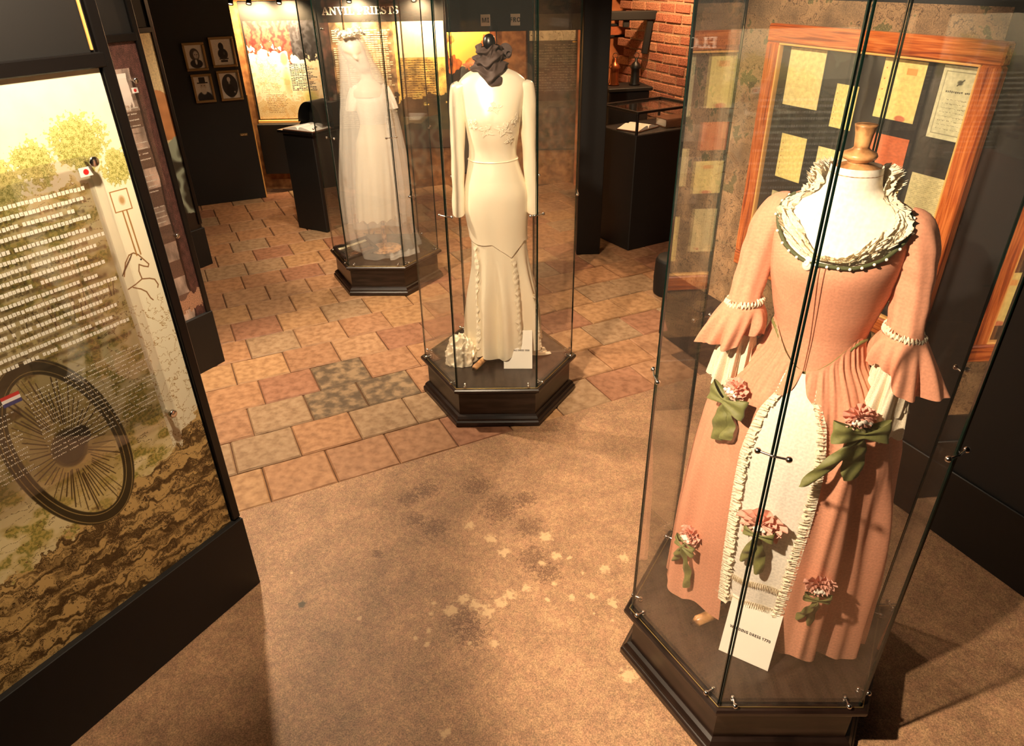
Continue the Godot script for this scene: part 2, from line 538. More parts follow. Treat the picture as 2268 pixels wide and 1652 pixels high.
func floor_stones() -> void:
	var fl := Node3D.new()
	fl.name = "floor"
	fl.set_meta("kind", "structure")
	add_child(fl)
	part(fl, "joint_bed", boxm(Vector3(8.2, 0.1, 10.4)), M.joint, Vector3(-0.6, -0.062, -3.4))
	# concrete in front of the last course of flagstones, with its stains where they lie
	var o := Vector3(-1.07, 0, -2.36)
	var e1 := Vector3(0.9007, 0, -0.4344)
	var e2 := Vector3(-0.4344, 0, -0.9007)
	var n1 := noise(71, 0.012, 4)
	var n2 := noise(72, 0.11, 3)
	var n3 := noise(73, 0.45, 2)
	var n4 := noise(74, 0.05, 3)
	var sz := 1400
	var x0 := -1.7
	var z0 := -3.6
	var span := 3.6
	var im := paint(sz, sz, func(x: int, y: int):
		var a: float = n1.get_noise_2d(x, y)
		var b: float = n2.get_noise_2d(x, y)
		var c: float = n3.get_noise_2d(x, y)
		var k: float = 0.97 + a * 0.13 + b * 0.11 + c * 0.40
		if c > 0.52:
			k *= 0.62
		var t := clampf(0.5 + n4.get_noise_2d(x + 500, y) * 1.4, 0, 1)
		return Color(0.655, 0.495, 0.375).lerp(Color(0.69, 0.54, 0.40), t) * k)
	var px := sz / span
	for s in DARK_SPOTS:
		blot(im, (s[0] - x0) * px, (s[1] - z0) * px, s[2] * px, Color(0.36, 0.25, 0.18), 0.62, 0.06, n2, n3)
	for s in LIGHT_SPOTS:
		blot(im, (s[0] - x0) * px, (s[1] - z0) * px, s[2] * px * 1.15, Color(0.84, 0.71, 0.54), 0.8, -0.35, n2, n3)
	blot(im, (-0.791 - x0) * px, (-1.787 - z0) * px, 7.0, Color(0.33, 0.29, 0.23), 0.9, -0.8, n2, n3)
	var cm := mat(Color.WHITE, 0.6)
	cm.albedo_texture = ImageTexture.create_from_image(im)
	var b := MB.new()
	var line: Array = [o + e1 * -2.6, o + e1 * 4.6]
	var pts := [line[0], line[1], Vector3(3.4, 0, line[1].z), Vector3(3.4, 0, 1.7), Vector3(-3.6, 0, 1.7), Vector3(-3.6, 0, line[0].z)]
	var top := []
	var uvs := []
	for p in pts:
		top.append(Vector3(p.x, 0.0, p.z))
		uvs.append(Vector2((p.x - x0) / span, (p.z - z0) / span))
	b.face(top, Vector3.UP, uvs)
	b.face([line[0] as Vector3, line[1] as Vector3, line[1] - Vector3(0, 0.012, 0), line[0] - Vector3(0, 0.012, 0)], e2, [uvs[0], uvs[1], uvs[1], uvs[0]])
	part(fl, "concrete", b.done(), cm)
	# flagstones in running bond, 30 x 28 cm
	var starts := [0.0, 0.19, 0.01, 0.11, 0.0, 0.12, 0.06, 0.20]
	var g := RandomNumberGenerator.new()
	g.seed = 11
	var shapes := []
	for k in 5:
		var s := MB.new()
		var w := 0.294 - 0.002 * (k % 3)
		var d := 0.277 - 0.002 * (k % 2)
		s.grid(6, 6, func(p: float, q: float):
			return Vector3((p - 0.5) * (w - 0.012), 0.0012 * sin(p * 7.0 + k * 1.7) * cos(q * 6.0 + k), (q - 0.5) * -(d - 0.012)))
		var ring := []
		for q in [[-1, -1], [1, -1], [1, 1], [-1, 1]]:
			ring.append([Vector3(q[0] * (w - 0.012) / 2.0, 0.0, q[1] * (d - 0.012) / 2.0), Vector3(q[0] * w / 2.0, -0.006, q[1] * d / 2.0), Vector3(q[0] * w / 2.0, -0.02, q[1] * d / 2.0)])
		for i in 4:
			var j := (i + 1) % 4
			var out_dir: Vector3 = ring[i][1] + ring[j][1]
			out_dir.y = 0
			s.face([ring[i][0], ring[j][0], ring[j][1], ring[i][1]], out_dir.normalized() + Vector3.UP)
			s.face([ring[i][1], ring[j][1], ring[j][2], ring[i][2]], out_dir)
		shapes.append(s.done())
	var dark := [[3, 0.56], [2, 0.46], [2, 0.76]]
	for r in 19:
		var first: float = starts[r] if r < starts.size() else g.randf() * 0.3
		for c in range(-12, 14):
			var a := first + c * 0.2985
			var p := o + e1 * (a + 0.149) + e2 * (r * 0.2835 + 0.142)
			if p.x < -3.25 or p.x > 1.50 or p.z < -7.5 or p.x < -1.32 + (p.z + 1.9) * 0.42:
				continue
			if p.x > 0.95 + (p.z + 3.8) * 0.42 and p.z > -3.9:
				continue
			var m: Material = M.stones[g.randi() % 6]
			for q in dark:
				if q[0] == r and absf(a + 0.15 - q[1]) < 0.15:
					m = M.stone_dark
			var t := part(fl, "flagstone", shapes[g.randi() % 5], m, p + Vector3(0, g.randf_range(-0.0015, 0.0015), 0))
			t.rotation = Vector3(g.randf_range(-0.004, 0.004), atan2(0.4344, 0.9007) + g.randf_range(-0.006, 0.006), g.randf_range(-0.004, 0.004))

# a stain with a grainy outline
func blot(im: Image, cx: float, cy: float, r: float, c: Color, a: float, cut: float, n2: FastNoiseLite, n3: FastNoiseLite) -> void:
	for y in range(maxi(0, int(cy - r * 1.4)), mini(im.get_height(), int(cy + r * 1.4))):
		for x in range(maxi(0, int(cx - r * 1.4)), mini(im.get_width(), int(cx + r * 1.4))):
			var d := Vector2(x - cx, y - cy).length() / r + n2.get_noise_2d(x, y + 77) * 0.7
			if d < 1.0 and n3.get_noise_2d(x * 0.8 + 31, y * 0.8) > cut - (1.0 - d) * 0.4:
				im.set_pixel(x, y, im.get_pixel(x, y).lerp(c, a * clampf((1.0 - d) * 2.2, 0.0, 1.0)))

# ---------------------------------------------------------------- printed panels on the left
func left_panels() -> void:
	var turn := atan2(0.86, 0.51)
	# first panel: carriage, wheel and road in sepia
	var W1 := 1.12
	var t := thing("exhibition_screen", "tall printed screen with a carriage wheel, trees and white foreign text", "display panel", Vector3(-1.0, 0, -1.91), turn)
	panel_body(t, W1, 1.82, 0.325, 2.2)
	part(t, "wood_strip", boxm(Vector3(0.006, 0.34, 0.006), 0.001), M.pine_edge, Vector3(-0.040, 2.03, 0.006))
	var pr := part(t, "print", platem(W1 - 0.035, 1.495, 0.004), tex_mat(wheel_print(), 0.5), Vector3(-(W1 + 0.035) / 2.0, 1.0725, 0.0))
	pr.set_meta("label", "sepia print of a wheel, road and trees")
	text_sheet(t, 0.122, 0.90, 0.843, 1.632, 0)
	# second panel
	t = thing("exhibition_screen", "reddish brown printed screen with a small flag, beside the sepia wheel screen", "display panel", Vector3(-1.75, 0, -3.67), turn)
	panel_body(t, 1.72, 1.75, 0.335, 2.2)
	part(t, "print", platem(1.70, 1.415, 0.004), tex_mat(red_print(), 0.5), Vector3(-0.86, 1.0425, 0.0))
	text_sheet(t, 0.082, 0.75, 0.80, 1.60, 1)
	letters(t, "ELOPEMENT", 0.062, M.white_ink, Vector3(-1.232, 1.63, 0.006), true)
	# third panel
	t = thing("exhibition_screen", "pale printed screen with grey striped drapery, farthest of the printed screens", "display panel", Vector3(-2.42, 0, -5.31), turn)
	panel_body(t, 1.3, 1.68, 0.30, 2.2)
	part(t, "print", platem(1.28, 1.38, 0.004), tex_mat(pale_print(), 0.5), Vector3(-0.65, 0.99, 0.0))

func panel_body(t: Node3D, w: float, top: float, low: float, full: float) -> void:
	part(t, "board", boxm(Vector3(w, full, 0.05), 0.002), M.black, Vector3(-w / 2.0, full / 2.0, -0.027))
	part(t, "top_rail", boxm(Vector3(w - 0.02, 0.035, 0.02), 0.003), M.black_gloss, Vector3(-w / 2.0 - 0.008, top + 0.018, 0.008))
	part(t, "edge_strip", boxm(Vector3(0.030, full - 0.33, 0.018), 0.003), M.black_gloss, Vector3(-0.015, 0.33 + (full - 0.33) / 2.0, 0.007))
	part(t, "base", boxm(Vector3(w, low, 0.03), 0.002), M.black, Vector3(-w / 2.0, low / 2.0, 0.010))

func letters(t: Node3D, s: String, high: float, m: Material, at: Vector3, serif := true, called := "lettering") -> MeshInstance3D:
	var f := SystemFont.new()
	f.font_names = PackedStringArray(["Droid Serif" if serif else "Droid Sans"])
	f.font_weight = 700
	var tm := TextMesh.new()
	tm.text = s
	tm.font = f
	tm.font_size = 48
	tm.pixel_size = high / 36.0
	tm.depth = 0.002
	return part(t, called, tm, m, at)

# clear acrylic sheet on metal standoffs, with white screen print on a tinted field
func text_sheet(t: Node3D, u0: float, u1: float, v0: float, v1: float, kind: int) -> void:
	var w := u1 - u0
	var h := v1 - v0
	var g := part(t, "text_sheet", boxm(Vector3(w, h, 0.005)), M.glass, Vector3(-(u0 + u1) / 2.0, (v0 + v1) / 2.0, 0.030), Vector3.ZERO, "clear sheet with white print")
	var sx := 1000
	var sy := int(sx * h / w)
	var im := Image.create(sx, sy, false, Image.FORMAT_RGBA8)
	im.fill(Color(0.3, 0.25, 0.18, 0.0))
	var k := sx / w
	if kind == 0:
		im.fill_rect(Rect2i(0, 0, int(sx - 0.026 * k), int(sy - 0.030 * k)), Color(0.26, 0.22, 0.14, 0.34))
		var wh := Color(0.96, 0.95, 0.90, 0.95)
		var y := int(0.07 * k)
		var rows := 0
		while y < int(0.44 * k):
			var stop := int(sx - 0.034 * k - (rows * 37 % 90))
			print_rows(im, Rect2i(int(0.20 * k), y, stop - int(0.20 * k), 16), 40, Vector2i(11, 13), wh, 400 + rows, 0.96, 0.0)
			y += int(0.0235 * k)
			rows += 1
			if rows % 5 == 4:
				y += int(0.006 * k)
		im.fill_rect(Rect2i(int(0.29 * k), int(0.19 * k), int(0.035 * k), int(0.085 * k)), Color(0.1, 0.1, 0.08, 0.9))
		print_rows(im, Rect2i(int(0.29 * k), int(0.20 * k), int(0.038 * k), int(0.08 * k)), 17, Vector2i(9, 10), wh, 77, 0.9, 0.0)
		y = int(0.52 * k)
		rows = 0
		while y < int(0.73 * k):
			print_rows(im, Rect2i(int(0.42 * k), y, sx - int(0.445 * k), 6), 40, Vector2i(4, 5), wh, 500 + rows, 0.85, 0.35 if rows % 4 == 3 else 0.05)
			print_rows(im, Rect2i(int(0.02 * k), y, int(0.37 * k), 6), 40, Vector2i(4, 5), wh, 600 + rows, 0.85, 0.35 if rows % 4 == 1 else 0.05)
			y += int(0.0135 * k)
			rows += 1
		# flags printed above the texts
		var fx := int((u1 - 0.175) * k)
		var fy := int((v1 - 1.605) * k)
		im.fill_rect(Rect2i(fx, fy, int(0.034 * k), int(0.024 * k)), Color(0.97, 0.97, 0.97, 1))
		dot(im, fx + 0.017 * k, fy + 0.012 * k, 0.0075 * k, 0.0075 * k, Color(0.85, 0.12, 0.12, 1))
		fx = int((u1 - 0.535) * k)
		fy = int((v1 - 1.130) * k)
		im.fill_rect(Rect2i(fx, fy, int(0.045 * k), int(0.010 * k)), Color(0.80, 0.12, 0.14, 1))
		im.fill_rect(Rect2i(fx, fy + int(0.010 * k), int(0.045 * k), int(0.010 * k)), Color(0.96, 0.96, 0.96, 1))
		im.fill_rect(Rect2i(fx, fy + int(0.020 * k), int(0.045 * k), int(0.010 * k)), Color(0.14, 0.2, 0.5, 1))
	else:
		var wh := Color(0.95, 0.92, 0.88, 0.9)
		var y := int(0.13 * k)
		var rows := 0
		while y < sy - int(0.05 * k):
			if rows % 6 < 4:
				print_rows(im, Rect2i(int(0.1 * k), y, sx - int(0.13 * k), 11), 40, Vector2i(8, 9), wh, 700 + rows, 0.94, 0.03)
			y += int(0.027 * k)
			rows += 1
		var fx := int((u1 - 0.125) * k)
		var fy := int((v1 - 1.555) * k)
		im.fill_rect(Rect2i(fx, fy, int(0.034 * k), int(0.026 * k)), Color(0.97, 0.97, 0.97, 1))
		dot(im, fx + 0.017 * k, fy + 0.013 * k, 0.008 * k, 0.008 * k, Color(0.85, 0.12, 0.12, 1))
	var m := tex_mat(im, 0.5)
	m.transparency = BaseMaterial3D.TRANSPARENCY_ALPHA
	var b := MB.new()
	b.face([Vector3(-w / 2, -h / 2, 0), Vector3(w / 2, -h / 2, 0), Vector3(w / 2, h / 2, 0), Vector3(-w / 2, h / 2, 0)], Vector3.BACK, [Vector2(0, 1), Vector2(1, 1), Vector2(1, 0), Vector2(0, 0)])
	part(g, "white_print", b.done(), m, Vector3(0, 0, -0.0035))
	b = MB.new()
	b.lathe([[0.0, -0.030], [0.006, -0.030], [0.006, 0.002], [0.013, 0.003], [0.013, 0.010], [0.010, 0.013], [0.0, 0.013]], 16)
	var so := b.done()
	for q in [[-1, -1], [1, -1], [1, 1], [-1, 1]]:
		part(g, "standoff", so, M.chrome, Vector3(q[0] * (w / 2.0 - 0.016), q[1] * (h / 2.0 - 0.016), 0.001), Vector3(PI / 2.0, 0, 0))

# sepia engraving: sky, trees, village, wheel, rutted road
func wheel_print() -> Image:
	var w := 900
	var h := 1240
	var kx := 1.085 / w
	var ky := 1.495 / h
	var a := noise(101, 0.02, 4)
	var b := noise(102, 0.09, 3)
	var c := noise(103, 0.35, 2)
	var d := noise(104, 0.007, 3)
	var cream := Color(0.945, 0.915, 0.80)
	var trees := [[0.142, 1.660, 0.070, 0.062], [0.262, 1.632, 0.052, 0.050], [0.062, 1.588, 0.046, 0.042], [0.345, 1.60, 0.05, 0.06]]
	var im := paint(w, h, func(x: int, y: int):
		var u: float = 1.12 - x * kx
		var v: float = 1.82 - y * ky
		var n1: float = a.get_noise_2d(x, y)
		var n2: float = b.get_noise_2d(x, y)
		var n3: float = c.get_noise_2d(x, y)
		var col := cream * (0.985 + n1 * 0.03)
		# village, garden and carriage band
		var edge: float = 1.56 + n1 * 0.05
		if v < edge:
			var band: float = d.get_noise_2d(x * 1.7, y * 2.3)
			col = Color(0.92, 0.86, 0.66).lerp(Color(0.76, 0.68, 0.36), clampf(band * 2.0 + 0.35, 0, 1))
			if band > 0.10 and n2 > 0.02:
				col = col.lerp(Color(0.46, 0.47, 0.20), 0.55 + n3 * 0.3)
			if absf(a.get_noise_2d(x * 0.5, y * 1.3)) < 0.018 and n3 > -0.3:
				col = col.lerp(Color(0.36, 0.27, 0.14), 0.8)
			if u < 0.150:
				col = cream
				if absf(n1 + n2 * 0.25) < 0.030 and v < 1.22:
					col = cream.lerp(Color(0.60, 0.45, 0.22), 0.75)
		# engraved foliage
		for t in trees:
			var q: float = Vector2((u - t[0]) / t[2], (v - t[1]) / t[3]).length() + n2 * 0.55 + n1 * 0.4
			if q < 1.0:
				col = Color(0.86, 0.82, 0.52).lerp(Color(0.50, 0.50, 0.20), clampf(0.30 + n3 * 1.1 + n2 * 0.9 + (t[1] - v) * 4.0, 0, 1))
		# road: long streaks, stones and a dark bank
		var ground: float = 0.74 - 0.16 * u + 0.05 * n1 + 0.10 * clampf((0.16 - u) / 0.16, 0, 1)
		if v < ground:
			var yy: float = y - x * 0.10 + 26.0 * n1
			var s: float = a.get_noise_2d(x * 0.16 + 900.0, yy * 1.5)
			var s2: float = b.get_noise_2d(x * 0.14, yy * 0.9)
			var k: float = clampf(0.74 + s * 1.5 + s2 * 0.8, 0, 1)
			col = Color(0.36, 0.27, 0.14).lerp(Color(0.84, 0.71, 0.46), k)
			if absf(s2 + s * 0.4) < 0.032 or (n3 > 0.26 and k < 0.5):
				col = Color(0.24, 0.17, 0.09)
			if d.get_noise_2d(x * 1.6 + 50.0, y * 2.2) > 0.26 and n3 + n2 * 0.5 > 0.02:
				col = Color(0.28, 0.20, 0.11)
		return col)
	# fence, horses and people as engraved strokes
	var g := RandomNumberGenerator.new()
	g.seed = 5
	var ink := Color(0.33, 0.24, 0.12)
	var P := func(u: float, v: float) -> Vector2: return Vector2((1.12 - u) / kx, (1.82 - v) / ky)
	for q in [[0.21, 1.325], [0.31, 1.30], [0.43, 1.31], [0.55, 1.29]]:
		var m: Vector2 = P.call(q[0], q[1])
		dot(im, m.x, m.y, 44, 20, Color(0.55, 0.46, 0.27), 0.45, 0.6)
		dot(im, m.x + 46, m.y - 26, 14, 22, Color(0.55, 0.46, 0.27), 0.4, 0.6)
		for lx in [-34, -20, 22, 36]:
			stroke(im, m + Vector2(lx, 12), m + Vector2(lx + g.randi_range(-12, 12), 52), 1.6, ink, 0.4)
	# pale horse at the edge of the tinted sheet: mane, neck, head, raised foreleg
	for ln in [[[0.135, 1.300], [0.120, 1.335], [0.104, 1.352], [0.090, 1.354], [0.078, 1.345], [0.066, 1.326], [0.056, 1.310], [0.060, 1.303], [0.072, 1.309], [0.084, 1.318], [0.090, 1.300], [0.088, 1.278]], [[0.135, 1.262], [0.110, 1.268], [0.088, 1.276], [0.066, 1.270], [0.052, 1.262], [0.046, 1.244], [0.050, 1.236]], [[0.120, 1.262], [0.100, 1.250], [0.086, 1.236], [0.080, 1.215], [0.074, 1.206]]]:
		for i in ln.size() - 1:
			stroke(im, P.call(ln[i][0], ln[i][1]), P.call(ln[i + 1][0], ln[i + 1][1]), 1.7, Color(0.50, 0.34, 0.17), 0.85)
	for i in 9:
		var hm: Vector2 = P.call(0.128 - i * 0.004, 1.318 + i * 0.0042)
		stroke(im, hm, hm + Vector2(-9, 12), 1.6, Color(0.36, 0.25, 0.13), 0.8)
	var he: Vector2 = P.call(0.074, 1.330)
	dot(im, he.x, he.y, 2.4, 2.4, Color(0.2, 0.13, 0.08))
	# signpost
	var s0: Vector2 = P.call(0.104, 1.525)
	im.fill_rect(Rect2i(int(s0.x), int(s0.y), 40, 45), Color(0.95, 0.92, 0.80))
	for e in [[0, 0, 40, 0], [40, 0, 40, 45], [40, 45, 0, 45], [0, 45, 0, 0]]:
		stroke(im, s0 + Vector2(e[0], e[1]), s0 + Vector2(e[2], e[3]), 1.4, Color(0.62, 0.42, 0.2), 0.9)
	dot(im, s0.x + 22, s0.y + 22, 9, 13, Color(0.66, 0.46, 0.22), 0.7, 0.6)
	stroke(im, s0 + Vector2(16, 46), s0 + Vector2(18, 150), 2.0, Color(0.62, 0.44, 0.22), 0.8)
	stroke(im, s0 + Vector2(26, 46), s0 + Vector2(28, 150), 2.0, Color(0.62, 0.44, 0.22), 0.8)
	# wheel: slanted ellipse with a double rim, spokes and hub
	var hub: Vector2 = P.call(0.425, 0.905)
	var wheel := func(r: float, an: float) -> Vector2:
		var q := Vector2(cos(an) * 0.140 * r, sin(an) * 0.285 * r).rotated(0.17)
		return hub + Vector2(q.x / kx, -q.y / ky)
	for ry in 26:
		for i in 220:
			var pd: Vector2 = wheel.call(0.02 + ry * 0.034, TAU * i / 220.0)
			dot(im, pd.x, pd.y, 7, 7, Color(0.80, 0.70, 0.44), 0.16, 0.6)
	for i in 360:
		var an := TAU * i / 360.0
		var p0: Vector2 = wheel.call(0.93, an)
		dot(im, p0.x, p0.y, 15, 18, Color(0.24, 0.20, 0.11), 0.9, 0.25)
	for i in 60:
		var an := TAU * i / 60.0 + g.randf() * 0.05
		stroke(im, wheel.call(g.randf_range(0.26, 0.40), an), wheel.call(g.randf_range(0.60, 0.86), an), g.randf_range(0.8, 2.3), Color(0.34, 0.26, 0.14), 0.75)
	for i in 200:
		var an := TAU * i / 200.0
		stroke(im, wheel.call(0.885, an), wheel.call(0.885, an + 0.04), 1.2, Color(0.72, 0.62, 0.38), 0.7)
		stroke(im, wheel.call(0.99, an), wheel.call(0.99, an + 0.04), 1.4, Color(0.66, 0.56, 0.34), 0.7)
	dot(im, hub.x, hub.y, 42, 52, Color(0.36, 0.30, 0.17), 1.0, 0.12)
	dot(im, hub.x, hub.y, 34, 43, Color(0.22, 0.18, 0.10), 1.0, 0.12)
	dot(im, hub.x + 30, hub.y - 14, 24, 28, Color(0.17, 0.12, 0.07), 1.0, 0.12)
	return im

func red_print() -> Image:
	var a := noise(111, 0.012, 4)
	var c := noise(112, 0.3, 2)
	var e := noise(113, 0.05, 3)
	return paint(1360, 1132, func(x: int, y: int):
		var u: float = 1.71 - x * 1.70 / 1360.0
		var v: float = 1.75 - y * 1.415 / 1132.0
		var n1: float = a.get_noise_2d(x, y * 0.35)
		var n3: float = c.get_noise_2d(x, y)
		var n2: float = e.get_noise_2d(x, y * 0.5)
		# engraved tree trunk along the edge
		var col := Color(0.34, 0.22, 0.20) * (0.95 + n3 * 0.8 + n2 * 0.3)
		var side: float = u + n1 * 0.012 - 0.085
		if side > 0.0 and v < 1.64:
			col = Color(0.72, 0.63, 0.58) * (0.95 + n1 * 0.5 + n3 * 0.15)
			if v < 1.45 and fposmod(v * 5.1, 1.0) < 0.48:
				col = Color(0.46, 0.35, 0.30) * (0.95 + n3 * 0.4)
			if side < 0.012:
				col = Color(0.24, 0.15, 0.13)
		if side > 0.03 and v < 1.62 and v > 1.47 + n2 * 0.04:
			col = Color(0.93, 0.89, 0.86)
		if u > 0.35 and v > 1.28:
			col = Color(0.20, 0.13, 0.12) * (0.95 + n3 * 0.5)
		if u < 0.17 and v < 0.47 + n1 * 0.06 and v > 0.385 + n2 * 0.03:
			col = Color(0.76, 0.58, 0.47) * (0.9 + n3 * 0.6)
		return col)

func pale_print() -> Image:
	var a := noise(121, 0.012, 3)
	var c := noise(122, 0.3, 2)
	return paint(256, 276, func(x: int, y: int):
		var v: float = 1.68 - y * 1.38 / 276.0
		var u: float = 1.29 - x * 1.28 / 256.0
		var n1: float = a.get_noise_2d(x, y)
		var col := Color(0.93, 0.86, 0.68) * (0.97 + c.get_noise_2d(x, y) * 0.12)
		if v < 1.3 + n1 * 0.2 and v > 0.98:
			col = Color(0.82, 0.58, 0.38) * (0.95 + n1 * 0.4)
		if v < 0.98 + n1 * 0.12:
			var s := sin((u * 26.0 + v * 12.0) + n1 * 9.0)
			col = Color(0.20, 0.19, 0.16).lerp(Color(0.62, 0.68, 0.62), clampf(s * 0.7 + 0.5, 0, 1))
		if v < 0.42 + n1 * 0.1:
			col = Color(0.16, 0.11, 0.09)
		return col)

# ---------------------------------------------------------------- far end of the room
func far_wall() -> void:
	# black partition with four portraits
	var turn := atan2(0.27, 0.60)
	var p0 := Vector3(-2.53, 0, -7.18)
	var pt := structure("wall_portraits", boxm(Vector3(2.1, 2.7, 0.10), 0.003), M.black, p0 + Basis(Vector3.UP, turn) * Vector3(-1.05, 1.35, -0.05), turn)
	part(pt, "end_post", boxm(Vector3(0.012, 1.0, 0.10), 0.002), M.pine_edge, Vector3(1.057, -0.85, 0.0))
	var spec := [[0.477, 1.483, 0.286, 1.243, 0, "framed portrait of a long-haired man in dark coat, upper one next to the bust"], [0.244, 1.520, 0.025, 1.259, 1, "framed picture of a dark bust on a small pedestal"], [0.462, 1.215, 0.279, 0.963, 2, "framed portrait of a bearded man in a top hat"], [0.233, 1.232, 0.030, 0.964, 3, "framed oval portrait of a standing man in black"]]
	for s in spec:
		var w: float = s[0] - s[2]
		var h: float = s[1] - s[3]
		var at := p0 + Basis(Vector3.UP, turn) * Vector3(-(s[0] + s[2]) / 2.0, (s[1] + s[3]) / 2.0, 0.002)
		var t := thing("portrait_frame", s[5], "picture", at, turn, "portraits on the black wall")
		framed(t, w, h, 0.022, M.frame_gold, tex_mat(portrait(s[4]), 0.4))
	# small brass drawer pull on the partition
	var kt := thing("brass_catch", "small brass catch on the black wall under the portraits", "catch", p0 + Basis(Vector3.UP, turn) * Vector3(-0.096, 0.641, 0.0), turn)
	part(kt, "plate", boxm(Vector3(0.07, 0.024, 0.006), 0.002), M.brass, Vector3(0, 0, 0.003))
	for i in 3:
		part(kt, "screw", boxm(Vector3(0.010, 0.014, 0.006), 0.002), M.chrome, Vector3(-0.02 + i * 0.02, 0, 0.009))
	# panels on the back wall
	var zb := -7.55
	var t := thing("wall_panel", "brightly lit mural panel with a curtain and text blocks, right of the portraits", "display panel", Vector3(-2.20, 0.71, zb), 0.0)
	part(t, "board", boxm(Vector3(0.74, 1.08, 0.03), 0.002), M.black, Vector3(0, 0.54, 0.015))
	part(t, "print", platem(0.70, 0.90, 0.004), tex_mat(curtain_print(), 0.55), Vector3(0, 0.46, 0.030))
	part(t, "ledge", boxm(Vector3(0.74, 0.03, 0.06), 0.004), M.pine_edge, Vector3(0, -0.016, 0.03))
	t = thing("wall_panel", "wide mural panel under the white ANVIL PRIESTS lettering", "display panel", Vector3(-1.21, 0.40, zb), 0.0)
	part(t, "board", boxm(Vector3(1.22, 1.44, 0.03), 0.002), M.black, Vector3(0, 0.72, 0.015))
	part(t, "print", platem(1.20, 1.19, 0.004), tex_mat(priest_print(), 0.55), Vector3(0, 0.60, 0.030))
	letters(t, "ANVIL PRIESTS", 0.072, M.white_ink, Vector3(-0.19, 1.295, 0.032), true)
	var sh := part(t, "text_sheet", boxm(Vector3(0.40, 0.92, 0.005)), M.glass, Vector3(-0.39, 0.70, 0.056))
	for q in [[-1, -1], [1, -1], [1, 1], [-1, 1]]:
		part(sh, "standoff", M.standoff_mesh, M.chrome, Vector3(q[0] * 0.185, q[1] * 0.445, 0.0), Vector3(PI / 2.0, 0, 0))
	t = thing("wall_panel", "orange and yellow glowing mural panel behind the satin dress case", "display panel", Vector3(-0.34, 0.12, zb), 0.0)
	part(t, "board", boxm(Vector3(0.50, 1.72, 0.03), 0.002), M.black, Vector3(0, 0.86, 0.015))
	part(t, "print", platem(0.48, 1.68, 0.004), tex_mat(flame_print(), 0.55), Vector3(0, 0.86, 0.030))
	t = thing("wall_panel", "tall panel with a pale sketch over dark text beside the black post", "display panel", Vector3(0.52, 0.36, zb), 0.0)
	part(t, "board", boxm(Vector3(0.62, 1.45, 0.03), 0.002), M.black, Vector3(0, 0.72, 0.015))
	part(t, "print", platem(0.58, 1.26, 0.004), tex_mat(sketch_print(), 0.55), Vector3(0, 0.64, 0.030))
	structure("trim_8", boxm(Vector3(0.80, 0.50, 0.14), 0.004), M.black, Vector3(-2.16, 0.435, -7.47))
	# black header beam with wall-washer lamps
	var beam := structure("trim_1", boxm(Vector3(3.0, 0.12, 0.10), 0.004), M.black, Vector3(-1.15, 1.90, -7.50))
	beam.name = "trim_1"
	var over := ["beside the portrait wall", "over the curtain mural, first from the portraits", "over the curtain mural, next to the lettering", "over the letters ANVIL PRIESTS", "over the yellow half of the priests mural", "over the glowing orange mural"]
	var i := 0
	for x in [-2.55, -2.38, -2.10, -1.45, -0.85, -0.45]:
		var e: float = [0.8, 1.7, 1.7, 1.6, 1.6, 0.8][i]
		var l := thing("wall_washer", "small spot lamp on the black beam " + over[i], "lamp", Vector3(x, 1.80, -7.30), 0.0, "wall-washer lamps on the beam")
		part(l, "arm", boxm(Vector3(0.016, 0.016, 0.19), 0.003), M.black_metal, Vector3(0, 0.052, -0.085))
		var b := MB.new()
		b.lathe([[0.0, 0.05], [0.016, 0.05], [0.022, 0.035], [0.026, -0.03], [0.022, -0.03], [0.018, 0.0], [0.0, 0.0]], 16)
		var hd := part(l, "lamp_head", b.done(), M.black_metal)
		hd.rotation.x = -0.5
		b = MB.new()
		b.lathe([[0.0, -0.027], [0.014, -0.026], [0.021, -0.020]], 16)
		part(hd, "lamp_glow", b.done(), M.lamp_glow)
		var s := SpotLight3D.new()
		s.name = "washer_light"
		l.add_child(s, true)
		s.position = Vector3(0, -0.045, -0.02)
		s.basis = Basis.looking_at(Vector3(0, -0.9, -1.0).normalized())
		s.light_color = Color(1.0, 0.84, 0.62)
		s.light_energy = e
		s.spot_angle = 60.0
		s.spot_angle_attenuation = 0.7
		s.spot_range = 8.0
		s.spot_attenuation = 2.0
		s.light_size = 0.02
		s.shadow_enabled = true
		i += 1
	# lectern with an open book and a domed hood
	var lt := thing("lectern", "black pedestal lectern with sloping hood standing before the mural wall", "lectern", Vector3(-1.71, 0, -6.22), -0.50)
	part(lt, "body", boxm(Vector3(0.34, 0.84, 0.30), 0.006), M.black, Vector3(0, 0.42, 0))
	part(lt, "shelf", boxm(Vector3(0.40, 0.025, 0.36), 0.004), M.black_gloss, Vector3(0, 0.853, 0))
	var hb := MB.new()
	hb.prism([Vector2(-0.20, 0.0), Vector2(-0.05, 0.20), Vector2(0.20, 0.20), Vector2(0.20, 0.0)], -0.17, -0.10)
	part(lt, "hood", hb.done(), M.black, Vector3(0, 0.866, 0))
	hb = MB.new()
	hb.grid(16, 10, func(s: float, q: float):
		var an: float = s * PI
		return Vector3(0.06 + cos(an) * 0.13, 0.05 + sin(an) * 0.17, -0.16 + q * 0.20))
	part(lt, "domed_cover", hb.done(), M.black_gloss, Vector3(0, 0.866, 0))
	open_book(Vector3(-1.71, 0.866, -6.16), -0.50, 0.34, "open white book lying on the black lectern", "")
	# white lintel plates
	var lin := structure("trim_2", boxm(Vector3(1.05, 1.16, 0.08), 0.004), M.black, Vector3(0.06, 2.18, -6.02))
	lin.name = "trim_2"
